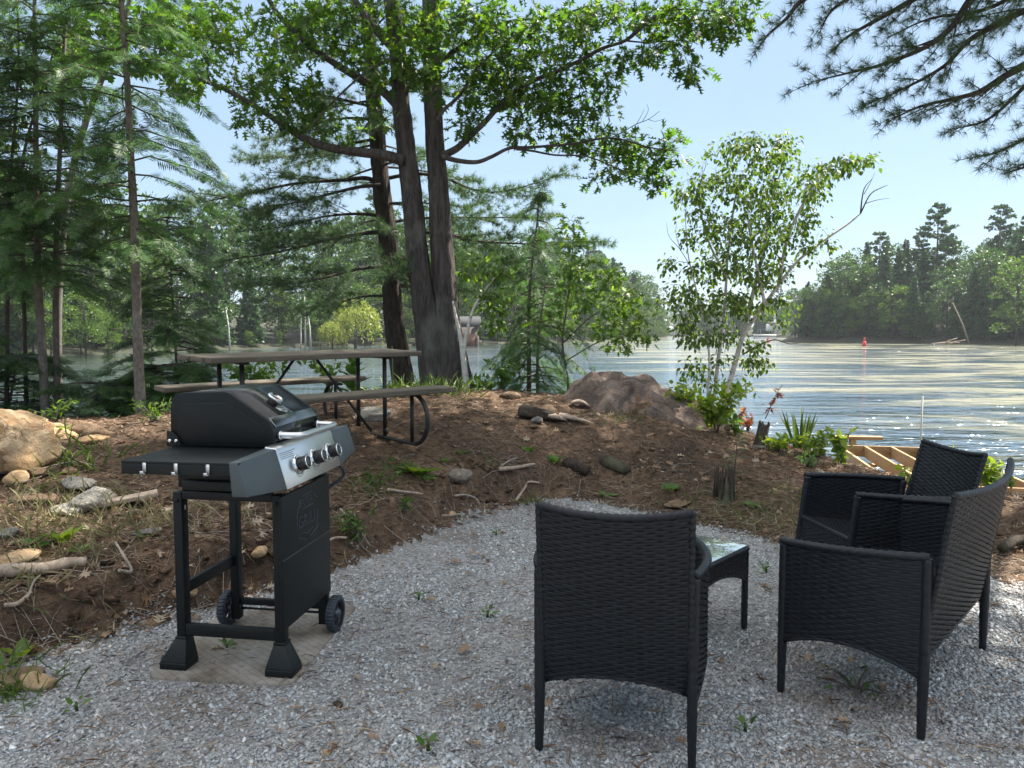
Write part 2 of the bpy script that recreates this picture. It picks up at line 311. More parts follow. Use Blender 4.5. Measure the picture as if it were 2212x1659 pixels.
M['dry_grass'] = leafmat("dry_grass", [(0, (.20, .17, .09)), (.6, (.30, .26, .15)), (1, (.16, .20, .07))], .3, (1.2, 1.2, .9))
M['grass'] = leafmat("grass_blade", [(0, (.06, .12, .025)), (.6, (.11, .18, .04)), (1, (.20, .23, .08))], .4)
M['far_broadleaf'] = leafmat("far_broadleaf", [(0, (.022, .056, .014)), (.5, (.038, .088, .019)), (1, (.075, .14, .03))], .35)
M['far_maple'] = leafmat("far_maple", [(0, (.045, .10, .018)), (.5, (.075, .14, .026)), (1, (.13, .195, .036))], .4)
M['far_conifer'] = leafmat("far_conifer", [(0, (.020, .060, .020)), (.6, (.038, .098, .030)), (1, (.065, .13, .038))], .25, (1.2, 1.3, .8))
M['willow_leaf'] = leafmat("willow_leaf", [(0, (.16, .21, .055)), (.6, (.24, .28, .08)), (1, (.34, .36, .12))], .45)
M['oak_bark'] = barkmat("oak_bark", (.026, .022, .021), (.125, .108, .100), 8, .13, 1.0, .035, (.16, .165, .14))
M['pine_bark'] = barkmat("pine_bark", (.022, .018, .017), (.095, .078, .068), 9, .22, 1.0, .03)
M['hem_bark'] = barkmat("hemlock_bark", (.085, .072, .062), (.23, .20, .175), 16, .5, .5, .008, (.24, .25, .22))
M['twig'] = barkmat("twig_bark", (.055, .045, .038), (.14, .115, .095), 30, .4, .4, .004)
M['pale_twig'] = barkmat("pale_wood", (.20, .165, .13), (.40, .34, .28), 26, .25, .5, .004)
m, N, L, b = mat("birch_bark"); v = coords(N, L, (1, 1, 5)); n = noise(N, L, v, 5, 6, .7); r = ramp(N, [(.33, (.06, .055, .05)), (.40, (.50, .47, .43)), (.7, (.72, .69, .64))])
L.new(n.outputs["Fac"], r.inputs["Fac"]); L.new(r.outputs[0], b.inputs["Base Color"]); b.inputs["Roughness"].default_value = .75; L.new(bump(N, L, n.outputs["Fac"], .4, .006), b.inputs["Normal"]); M['birch_bark'] = m
# stone
def stone(name, stops, sc=3.0, bs=.8, veins=None):
    m, N, L, b = mat(name); v = coords(N, L); n = noise(N, L, v, sc, 8, .65, .4); n2 = noise(N, L, v, sc*9, 5, .7)
    r = ramp(N, stops); L.new(n.outputs["Fac"], r.inputs["Fac"]); r2 = ramp(N, [(.3, (.68, .66, .64)), (.7, (1.2, 1.2, 1.2))]); L.new(n2.outputs["Fac"], r2.inputs["Fac"])
    c = mixc(N, L, 1.0, r.outputs[0], r2.outputs[0], 'MULTIPLY')
    if veins:
        n3 = noise(N, L, v, sc*1.7, 6, .6, 1.0); r3 = ramp(N, [(.56, (0, 0, 0)), (.64, (.8, .8, .8))]); L.new(n3.outputs["Fac"], r3.inputs["Fac"]); c = mixc(N, L, r3.outputs[0], c, veins)
    vo = N.new("ShaderNodeTexVoronoi"); vo.feature = 'DISTANCE_TO_EDGE'; vo.inputs["Scale"].default_value = sc*.9; dn = noise(N, L, v, sc*2, 4); vv = N.new("ShaderNodeVectorMath"); vv.operation = 'MULTIPLY_ADD'; vv.inputs[1].default_value = (.35,)*3; L.new(dn.outputs["Color"], vv.inputs[0]); L.new(v, vv.inputs[2]); L.new(vv.outputs[0], vo.inputs["Vector"])
    rk = ramp(N, [(0, (.45, .43, .42)), (.035, (1, 1, 1))]); L.new(vo.outputs["Distance"], rk.inputs["Fac"]); c = mixc(N, L, .8, c, rk.outputs[0], 'MULTIPLY')
    L.new(c, b.inputs["Base Color"]); b.inputs["Roughness"].default_value = .9; b.inputs["Specular IOR Level"].default_value = .25
    L.new(bump(N, L, n2.outputs["Fac"], bs, .02, bump(N, L, n.outputs["Fac"], bs, .06, bump(N, L, rk.outputs[0], .5, .012))), b.inputs["Normal"]); return m
M['tan_stone'] = stone("tan_stone", [(.30, (.19, .115, .065)), (.46, (.40, .27, .15)), (.6, (.50, .385, .25)), (.72, (.40, .33, .26))], 3.0, .7, (.34, .20, .10))
M['outcrop'] = stone("outcrop_stone", [(.32, (.075, .062, .056)), (.5, (.165, .125, .105)), (.66, (.26, .205, .17))], 4.5, 1.0, (.17, .095, .058))
M['pale_stone'] = stone("pale_stone", [(.35, (.26, .235, .19)), (.55, (.48, .455, .40)), (.7, (.62, .60, .55))], 7, .8, (.30, .20, .10))
M['grey_stone'] = stone("grey_stone", [(.35, (.14, .135, .125)), (.55, (.27, .255, .23)), (.7, (.38, .35, .31))], 8, .7)
M['brown_stone'] = stone("brown_stone", [(.35, (.14, .09, .055)), (.55, (.27, .185, .12)), (.7, (.36, .27, .19))], 7, .7)
# manufactured
M['black_metal'] = simple("black_powder_coat", (.0068, .0092, .0098), .46, 0, .2, 30, .04, 900, spec=.26)
M['lid_enamel'] = simple("black_enamel", (.010, .012, .013), .16, 0, .15, 12)
M['grey_paint'] = simple("grey_panel_paint", (.052, .067, .074), .5, 0, .06, 6)
M['stainless'] = simple("brushed_stainless", (.66, .665, .67), .30, 1.0, .02, 2, .012, 300, (1, .02, 1)); M['lid_sheen'] = simple("lid_sheen_metal", (.22, .225, .23), .2, 1.0, .03, 2)
M['chrome'] = simple("chrome", (.72, .72, .72), .12, 1, .05, 10)
M['zinc'] = simple("zinc_hook", (.62, .63, .64), .35, .7, .05, 10)
M['rubber'] = simple("wheel_rubber", (.028, .035, .050), .6, 0, .15, 20)
M['hub'] = simple("wheel_plastic", (.06, .065, .08), .35, .2, .1, 20)
M['knob'] = simple("knob_plastic", (.018, .018, .019), .3, 0, .1, 20)
M['dial'] = simple("dial_face", (.10, .085, .085), .3, 0, .3, 60)
M['wicker'] = simple("black_wicker", (.0105, .0130, .0165), .42, 0, .35, 45, .12, 260, spec=.3)
M['frame_black'] = simple("black_tube", (.014, .015, .017), .4, 0, .2, 20)
M['table_steel'] = simple("dark_painted_steel", (.020, .022, .026), .5, .2, .35, 9, .15, 120, c2=(.045, .036, .030))
M['grey_wood'] = barkmat("weathered_wood", (.085, .072, .058), (.27, .235, .19), 6, 1, .5, .006)
m, N, L, b = mat("weathered_plank"); v = coords(N, L, (.5, 9, 9)); n = noise(N, L, v, 5, 7, .65, .3); n1 = noise(N, L, v, 30, 4)
r = ramp(N, [(.33, (.045, .036, .026)), (.5, (.105, .086, .062)), (.68, (.185, .16, .12))]); L.new(mixc(N, L, .3, n.outputs["Fac"], n1.outputs["Fac"]), r.inputs["Fac"]); L.new(r.outputs[0], b.inputs["Base Color"])
b.inputs["Roughness"].default_value = .9; L.new(bump(N, L, n.outputs["Fac"], .7, .006), b.inputs["Normal"]); M['plank'] = m
m, N, L, b = mat("treated_lumber"); v = coords(N, L, (.6, 8, 8)); n = noise(N, L, v, 4, 6, .6, .4); r = ramp(N, [(.35, (.27, .155, .068)), (.65, (.42, .27, .135))]); L.new(n.outputs["Fac"], r.inputs["Fac"]); L.new(r.outputs[0], b.inputs["Base Color"]); b.inputs["Roughness"].default_value = .75; M['lumber'] = m
m, N, L, b = mat("table_glass"); b.inputs["Base Color"].default_value = (.62, .68, .68, 1); b.inputs["Metallic"].default_value = .7; b.inputs["Roughness"].default_value = .03; b.inputs["IOR"].default_value = 2.6
b.inputs["Specular IOR Level"].default_value = .9; n = noise(N, L, coords(N, L), 14, 2); L.new(bump(N, L, n.outputs["Fac"], .10, .004), b.inputs["Normal"]); M['glass'] = m
m, N, L, b = mat("stamped_mat"); br = N.new("ShaderNodeTexBrick"); br.inputs["Scale"].default_value = 1; br.inputs["Brick Width"].default_value = .075; br.inputs["Row Height"].default_value = .032; br.inputs["Mortar Size"].default_value = .003
br.inputs["Color1"].default_value = (1, 1, 1, 1); br.inputs["Color2"].default_value = (.9, .9, .9, 1); br.inputs["Mortar"].default_value = (0, 0, 0, 1); L.new(coords(N, L, (1, 1, 1), (0, 0, .75)), br.inputs["Vector"])
n = noise(N, L, coords(N, L), 3.2, 6, .65); r = ramp(N, [(.34, (.10, .075, .054)), (.48, (.205, .180, .150)), (.66, (.30, .282, .255))]); L.new(n.outputs["Fac"], r.inputs["Fac"])
c = mixc(N, L, 1.0, r.outputs[0], mixc(N, L, .25, (1, 1, 1), br.outputs["Color"]), 'MULTIPLY'); L.new(c, b.inputs["Base Color"]); b.inputs["Roughness"].default_value = .85
L.new(bump(N, L, br.outputs["Color"], .5, .004), b.inputs["Normal"]); M['mat'] = m
M['buoy_red'] = simple("buoy_red", (.55, .035, .035), .45)
M['white_paint'] = simple("white_paint", (.75, .75, .73), .6)
M['shingle'] = simple("grey_shingle", (.035, .035, .038), .95)
M['dark_siding'] = simple("brown_siding", (.075, .055, .045), .8, 0, .2, 10, .3, 30, (1, 1, 12))
M['red_wood'] = simple("reddish_boards", (.19, .085, .06), .8)
M['canvas'] = simple("boat_canvas", (.10, .16, .30), .7)
M['pole'] = simple("galvanised_pole", (.46, .44, .40), .5, .3)
M['far_land'] = simple("shore_soil", (.026, .030, .014), .95, 0, .4, .4, 0)
M['char'] = barkmat("charred_log", (.012, .010, .009), (.075, .058, .046), 9, .3, 1.0, .02)
M['drift'] = barkmat("bleached_wood", (.22, .16, .115), (.47, .385, .31), 14, .3, .6, .01)
M['stump'] = barkmat("grey_stump", (.022, .018, .014), (.10, .082, .062), 20, .12, 1.0, .02, (.12, .13, .07))
M['litter'] = leafmat("dead_leaf", [(0, (.15, .085, .045)), (.5, (.27, .175, .105)), (.85, (.38, .28, .19)), (1, (.52, .44, .35))], .25, (1.2, 1.0, .8), .7)
M['needle_litter'] = leafmat("fallen_needle", [(0, (.10, .060, .036)), (.5, (.19, .120, .070)), (.9, (.29, .20, .125)), (1, (.42, .35, .25))], .1, (1, 1, 1), .7)
# ------------------------------------------------------------------ the land
WATER = -1.1
EDGE = A([-9,.2],[-4.2,.9],[-2.9,2.0],[-2.16,3.16],[-1.92,3.42],[-1.68,3.70],[-1.52,3.93],[-1.21,4.22],[-.98,4.61],[-.655,5.19],[-.20,5.78],[.33,6.40],[.74,6.20],[1.2,5.70],[1.8,5.02],[1.9,4.86],[2.85,4.19],[6,2.6],[12,1])
CTRL = A([-9,2,.4],[-6,2.2,.36],[-3.6,2.2,.27],[-3,3.4,.27],[-2.4,3.9,.28],[-1.7,4.5,.30],[-1.1,5.2,.31],[-.4,6.1,.30],[.33,7,.22],[.8,6.8,.13],[1.4,6.3,.09],[2,5.6,.04],[3,4.8,0],[5,4,0],[8,3,0],[12,3,0],
 [-9,6,.42],[-6,6,.42],[-3.5,6,.44],[-1.6,6.3,.47],[-.6,6.6,.46],[.3,7.6,.42],[1.5,7.5,.29],[2.6,8,.2],[3.2,7.2,.1],[4.4,6.6,0],[7,6,-.1],[12,6,-.1],
 [-9,8.5,.42],[-6,8.5,.42],[-4.3,8.6,.42],[-2.4,9.2,.48],[-1,10.6,.53],[.5,10.6,.49],[1.8,9.9,.44],[2.6,9.2,.25],[3.5,8.8,-.05],[4.5,8.5,-.45],[6,8.3,-.65],[9,8,-.7],[13,8,-.7],
 [-9,10.3,-.4],[-6,10.2,-.3],[-4.3,10.2,-.3],[-2.4,11.2,-.2],[-1,12.1,.15],[.5,12.1,-.1],[2,11.5,0],[3.0,11,-.30],[4.2,10.3,-.8],[6,9.6,-1.08],[9,9.4,-1.1],
 [-9,12,-1.4],[-4.3,12.2,-1.4],[-1,14,-1.4],[1,14,-1.4],[3,13,-1.4],[5,12,-1.5],[8,11.5,-1.5],[-12,16,-2],[-5,17,-2.1],[0,17,-2.1],[6,16,-2.1],[13,14,-2])
def _tps(r2): return np.where(r2 > 1e-9, .5*r2*np.log(r2 + 1e-12), 0)
_n = len(CTRL); _K = _tps(((CTRL[:, None, :2] - CTRL[None, :, :2])**2).sum(-1)) + np.eye(_n)*.05
_Pm = np.concatenate([np.ones((_n, 1)), CTRL[:, :2]], 1)
_W = np.linalg.solve(np.block([[_K, _Pm], [_Pm.T, np.zeros((3, 3))]]), np.concatenate([CTRL[:, 2], np.zeros(3)]))
def upper(x, y):
    q = np.stack([x, y], -1); r2 = ((q[:, None] - CTRL[None, :, :2])**2).sum(-1)
    return _tps(r2) @ _W[:_n] + _W[_n] + q @ _W[_n+1:]
def edge_dist(x, y):
    """signed distance to the gravel's edge, positive on the soil side"""
    q = np.stack([x, y], -1); best = np.full(len(q), 1e9)
    for a, b in zip(EDGE[:-1], EDGE[1:]):
        t = np.clip(((q-a) @ (b-a))/((b-a) @ (b-a)), 0, 1); best = np.minimum(best, np.linalg.norm(q - a - t[:, None]*(b-a), axis=1))
    return best*np.where(y > np.interp(x, EDGE[:, 0], EDGE[:, 1]), 1, -1)
def height(x, y):
    x = np.atleast_1d(np.asarray(x, float)); y = np.atleast_1d(np.asarray(y, float)); out = np.zeros(len(x))
    for i in range(0, len(x), 20000):
        X, Y = x[i:i+20000], y[i:i+20000]; d = edge_dist(X, Y) + .09*fbm(X, Y, .5, 4, 3)
        u = upper(X, Y); wd = np.where(X < .6, .30, .8); t = np.clip(d/wd, 0, 1); t = t*t*(3-2*t); face = 4*t*(1-t)
        out[i:i+20000] = t*(u + .045*fbm(X, Y, .9, 1) + .018*fbm(X, Y, .16, 2, 3)) + (1-t)*.012*fbm(X, Y, .7, 3) + face*np.clip(u, .02, .3)*(.36*fbm(X, Y, .22, 6, 4))
    return out
def hz(x, y): return float(height(x, y)[0])
def G(px, py, dz=0):
    """the spot of the land seen at a picture point"""
    d = ray(px, py); ts = np.arange(1.6, 18, .03)/d[1]; q = A(0, 0, CAM_H) + ts[:, None]*d; k = np.argmax(q[:, 2] < height(q[:, 0], q[:, 1]))
    
    if k == 0: return G(px, py + 4, dz)
    q = q[k]; return A(q[0], q[1], hz(q[0], q[1]) + dz)
xs = np.arange(-11, 13.01, .055); ys = np.arange(-1.5, 16.6, .055); X, Y = np.meshgrid(xs, ys); sh = X.shape
Hh = height(X.ravel(), Y.ravel()); D_ = edge_dist(X.ravel(), Y.ravel()) + .09*fbm(X.ravel(), Y.ravel(), .5, 4, 3)
V = np.stack([X.ravel(), Y.ravel(), Hh], 1); ii = (np.arange(sh[0]-1)[:, None]*sh[1] + np.arange(sh[1]-1)[None]).ravel()
Q = np.stack([ii, ii+1, ii+1+sh[1], ii+sh[1]], 1); isg = D_[Q].mean(1) < .03
def sub(Q):
    u, inv = np.unique(Q, return_inverse=True); mb = MB(); mb.add(V[u], inv.ravel(), np.full(len(Q), 4)); return mb
struct(sub(Q[~isg]).build("ground", M['soil'], smooth=True))
struct(sub(Q[isg]).build("gravel_yard", M['gravelbed'], smooth=True))
def sheet(name, m, z, x0, x1, y0, y1):
    mb = MB(); mb.faces(A([x0,y0,z],[x1,y0,z],[x1,y1,z],[x0,y1,z]), [(0,1,2,3)]); return struct(mb.build(name, m))
sheet("lake_water", M['water'], WATER, -2500, 2500, 8.2, 3500)
sheet("lake_bed", M['far_land'], -2.4, -2600, 2600, -60, 3600)
sheet("back_ground", M['soil'], -.06, -40, 40, -40, -1.4)
for sx in (-1, 1):   # the land goes on beyond both sides of the yard
    mb = MB(); x0, x1 = (-60, -10.9) if sx < 0 else (12.9, 60)
    mb.faces(A([x0,-2,.3],[x1,-2,.3],[x1,6,.3],[x0,6,.3],[x1,9,-.3],[x0,9,-.3],[x1,12,-1.6],[x0,12,-1.6]), [(0,1,2,3),(3,2,4,5),(5,4,6,7)]); struct(mb.build("side_ground", M['soil']))
# ---- loose chips on the gravel
rg = np.random.default_rng(21)
y = 1.75 + 4.9*rg.random(400000)**1.35; x = (rg.random(400000)*2-1)*(.70*y + .3)
d = edge_dist(x, y) + .09*fbm(x, y, .5, 4, 3); keep = (d < .05 + .08*rg.random(len(x))**2) & (rg.random(len(x)) < np.clip(3.1/y, .35, 1)*.66*np.where(fbm(x, y, .9, 15, 4) > .22, .38, 1)); x, y = x[keep], y[keep]
def chip_scatter(mb, x, y, lo, hi, z0=0.0):
    n = len(x); s = lo + (hi-lo)*rg.random(n)**2.6; h = height(x, y)
    base = A([-1,-1,-1],[1,-1,-1],[1,1,-1],[-1,1,-1],[-1,-1,1],[1,-1,1],[1,1,1],[-1,1,1])*.5
    B = base[None] + rg.uniform(-.24, .24, (n, 8, 3)); B = B*np.stack([s, s*rg.uniform(.5, .95, n), s*rg.uniform(.22, .5, n)], 1)[:, None, :]
    a = rg.uniform(0, 6.283, n); tl = rg.normal(0, .38, (n, 2)); c, sn = np.cos(a), np.sin(a)
    R = np.zeros((n, 3, 3)); R[:, 0, 0] = c; R[:, 0, 1] = -sn; R[:, 1, 0] = sn; R[:, 1, 1] = c; R[:, 2, 2] = 1
    R[:, 2, 0] = tl[:, 0]; R[:, 2, 1] = tl[:, 1]; W = np.einsum('nij,nkj->nki', R, B); W[:, :, 0] -= tl[:, :1]*B[:, :, 2]; W[:, :, 1] -= tl[:, 1:]*B[:, :, 2]
    W += np.stack([x, y, h + z0 + s*.10], 1)[:, None, :]
    F = np.array([0,3,2,1,4,5,6,7,0,1,5,4,1,2,6,5,2,3,7,6,3,0,4,7]); mb.add(W, (F[None] + (np.arange(n)*8)[:, None]).ravel(), np.full(n*6, 4))
MATC = [Pz(310,1470,0)[:2], Pz(632,1487,0)[:2], Pz(775,1310,0)[:2], Pz(480,1330,0)[:2]]
def inpoly(x, y, P_):
    r = np.ones(len(x), bool)
    for a, b in zip(P_, P_[1:] + P_[:1]): r &= (b[0]-a[0])*(y-a[1]) - (b[1]-a[1])*(x-a[0]) > -.004
    return r
o_ = ~inpoly(x, y, MATC); mb = MB(); chip_scatter(mb, x[o_], y[o_], .006, .0175); struct(mb.build("gravel", M['chip']), 'stuff')
# ---- needles, dead leaves, crumbs lying on the soil
def soil_points(n, y0, y1, pw=1.0, dmin=-.05, xw=.70):
    y = y0 + (y1-y0)*rg.random(n)**pw; x = (rg.random(n)*2-1)*(xw*y+.4); d = edge_dist(x, y); k = d > dmin; x, y = x[k], y[k]; z = height(x, y); k = z > WATER+.1; return x[k], y[k], z[k]
x, y, z = soil_points(52000, 3, 11.5, 1.2); n = len(x); mb = MB()
a = rg.uniform(0, 6.283, n); Dn = np.stack([np.cos(a), np.sin(a), rg.normal(0, .22, n)], 1)
NEED = (A([-.035,0,0],[.035,0,0],[.03,.5,.06],[0,1,0],[-.03,.5,.06]), [(0,1,2,3,4)])
scatter(mb, NEED, np.stack([x, y, z + .006], 1), frames(Dn, roll=rg.normal(0, .5, n)), rg.uniform(.03, .095, n)); struct(mb.build("needle_litter", M['needle_litter']), 'stuff')
x, y, z = soil_points(3600, 3, 11.5, 1.1); n = len(x); k = fbm(x, y, 1.6, 9, 3) + rg.normal(0, .3, n) > .05; x, y, z = x[k], y[k], z[k]; n = len(x); a = rg.uniform(0, 6.283, n); mb = MB()
scatter(mb, (OAK[0]*A(1, 1, 1.4), OAK[1]), np.stack([x, y, z + .012], 1), frames(np.stack([np.cos(a), np.sin(a), rg.normal(.05, .3, n)], 1), roll=rg.normal(0, .7, n)), rg.uniform(.035, .10, n)); struct(mb.build("leaf_litter", M['litter']), 'stuff')
x, y, z = soil_points(2600, 3, 10.5, 1.2, -.02); n = len(x); mb = MB()
chip_scatter(mb, x, y, .008, .05, .002); struct(mb.build("pebbles", M['brown_stone']), 'stuff')
x, y, z = soil_points(3000, 3, 6.4, 1.0, 0, .68); k = (edge_dist(x, y) < .5) & (x < .5); x, y, z = x[k], y[k], z[k]; mb = MB(); chip_scatter(mb, x, y, .012, .06, .004); struct(mb.build("soil_crumbs", M['soil']), 'stuff')
x, y, z = soil_points(5200, 3, 11, 1.15, -.02); n = len(x); a = rg.uniform(0, 6.283, n); mb = MB(); scatter(mb, QUADLEAF, np.stack([x, y, z + .009], 1), frames(np.stack([np.cos(a), np.sin(a), rg.normal(.05, .3, n)], 1), roll=rg.normal(0, .8, n)), rg.uniform(.012, .038, n)); struct(mb.build("bark_crumbs", M['litter']), 'stuff')
y = 1.9 + 4.4*rg.random(5200)**1.3; x = (rg.random(5200)*2-1)*(.70*y+.3); k = edge_dist(x, y) < 0; x, y = x[k], y[k]; n = len(x); z = height(x, y); a = rg.uniform(0, 6.283, n); mb = MB()
scatter(mb, NEED, np.stack([x, y, z + .012], 1), frames(np.stack([np.cos(a), np.sin(a), rg.normal(0, .1, n)], 1), roll=rg.normal(0, .5, n)), rg.uniform(.02, .075, n)*(rg.random(n) < .6) + .008)
k = rg.random(n) < .05; scatter(mb, OAK, np.stack([x, y, z + .016], 1)[k], frames(np.stack([np.cos(a), np.sin(a), rg.normal(0, .2, n)], 1)[k], roll=rg.normal(0, .5, k.sum())), rg.uniform(.02, .06, k.sum())); struct(mb.build("gravel_litter", M['litter']), 'stuff')
# fine twigs and hanging rootlets
x, y, z = soil_points(6000, 3, 9.5, 1.3, .0); d = edge_dist(x, y); k = (rg.random(len(x)) < np.where(d < .6, 1, .22)); x, y, z, d = x[k], y[k], z[k], d[k]; mb = MB()
for px, py, pz, dd in list(zip(x, y, z, d))[:1900]:
    a = rg.uniform(0, 6.283); L_ = rg.uniform(.05, .22) if dd > .5 or rg.random() < .6 else rg.uniform(.15, .42); p = [A(px, py, pz)]
    for j in range(3):
        a += rg.normal(0, .4); q = p[-1] + L_/3*A(math.cos(a), math.sin(a), 0); q[2] = hz(q[0], q[1]) + rg.uniform(.004, .022); p.append(q)
    tube(mb, p, np.linspace(1, .5, 4)*rg.uniform(.0012, .0032), 4, False)
struct(mb.build("twig_litter", M['pale_twig']), 'stuff')
# dry grass on the left bank, green grass tufts
def grass_patch(mb, cx, cy, rx, ry, n, h0, h1, wd=.05):
    x = cx + rx*rg.normal(0, .5, n); y = cy + ry*rg.normal(0, .5, n); z = height(x, y); a = rg.uniform(0, 6.283, n); lean = rg.uniform(.3, 2.2, n)
    T = (A([-.03,0,0],[.03,0,0],[.022,.4,.05],[.01,.75,.01],[0,1,-.12],[-.022,.4,.05]), [(0,1,2,3,4,5)])
    scatter(mb, T, np.stack([x, y, z], 1), frames(np.stack([np.cos(a)*lean, np.sin(a)*lean, np.ones(n)], 1), roll=rg.uniform(0, 6.28, n)), rg.uniform(h0, h1, n))
mb = MB()
for px, py, r_, n in ((60, 1130, .5, 420), (170, 1090, .4, 260), (230, 1150, .4, 220), (330, 1120, .35, 150), (90, 1230, .4, 160), (420, 1130, .3, 90), (1700, 1140, .4, 120), (60, 1350, .3, 90)):
    g_ = G(px, py); grass_patch(mb, g_[0], g_[1], r_, r_, int(n*.55), .05, .17)
struct(mb.build("dry_grass", M['dry_grass']), 'stuff')
mb = MB()
for px, py, r_, n, h0, h1 in ((150, 985, .25, 34, .10, .24), (200, 1010, .25, 30, .12, .28), (120, 1050, .3, 30, .08, .2), (310, 1010, .2, 18, .08, .2), (1660, 1120, .45, 420, .02, .07), (1560, 1110, .4, 260, .02, .06), (1720, 1080, .3, 80, .03, .1), (1490, 1080, .3, 80, .03, .08), (20, 1500, .16, 120, .05, .14), (1340, 905, .3, 60, .05, .13), (1420, 890, .3, 60, .04, .1), (1060, 1000, .15, 60, .03, .07), (800, 1060, .22, 260, .02, .07), (850, 1030, .22, 200, .02, .06), (960, 850, .35, 130, .1, .3), (880, 850, .3, 90, .1, .3), (1150, 1090, .15, 40, .05, .14), (1000, 995, .2, 70, .02, .06), (730, 1150, .15, 90, .03, .09)):
    g_ = G(px, py); grass_patch(mb, g_[0], g_[1], r_, r_, n, h0, h1)
struct(mb.build("green_grass", M['grass']), 'stuff')
# ------------------------------------------------------------------ far shores and their woods
def shore_land(name, pts, hill):
    """strip of land behind a shoreline: pts = (x, y) along the water's edge; hill = (depth behind, height) steps"""
    P_ = np.asarray(pts, float); mb = MB(); T = np.gradient(P_, axis=0); T /= np.linalg.norm(T, axis=1)[:, None]; Nn = np.stack([-T[:, 1], T[:, 0]], 1)
    rows = [np.concatenate([P_ + Nn*d, np.full((len(P_), 1), WATER + h)], 1) for d, h in hill]; V = np.concatenate(rows); n = len(P_)
    i = (np.arange(len(rows)-1)[:, None]*n + np.arange(n-1)[None]).ravel(); mb.add(V, np.stack([i, i+1, i+1+n, i+n], 1), np.full(len(i), 4)); return struct(mb.build(name, M['far_land'], smooth=True))
def shore_pts(lst, k=6): return smooth_path([Pz(px, 712 + 2.52/dep*FPX, WATER)[:2] for px, dep in lst], k)
LS = shore_pts([(-500, 62), (-100, 68), (100, 72), (300, 82), (500, 97), (750, 114), (1000, 128), (1200, 150), (1330, 178), (1400, 205), (1436, 232), (1450, 262)])
CS = shore_pts([(1380, 330), (1500, 300), (1650, 260), (1760, 215), (1800, 190)])
RS = shore_pts([(1680, 158), (1735, 150), (1800, 143), (1900, 140), (2000, 136), (2100, 130), (2212, 124), (2400, 116), (2700, 105)])
shore_land("far_bank", LS, [(-2, -1.2), (0, -.1), (2, .5), (12, 1.6), (40, 4), (90, 9)])
shore_land("channel_bank", CS, [(-2, -1.2), (0, -.1), (3, .6), (30, 2.5), (120, 6)])
shore_land("right_bank", RS, [(-2, -1.2), (0, -.1), (2, .7), (10, 3), (25, 7), (45, 10), (80, 10)])
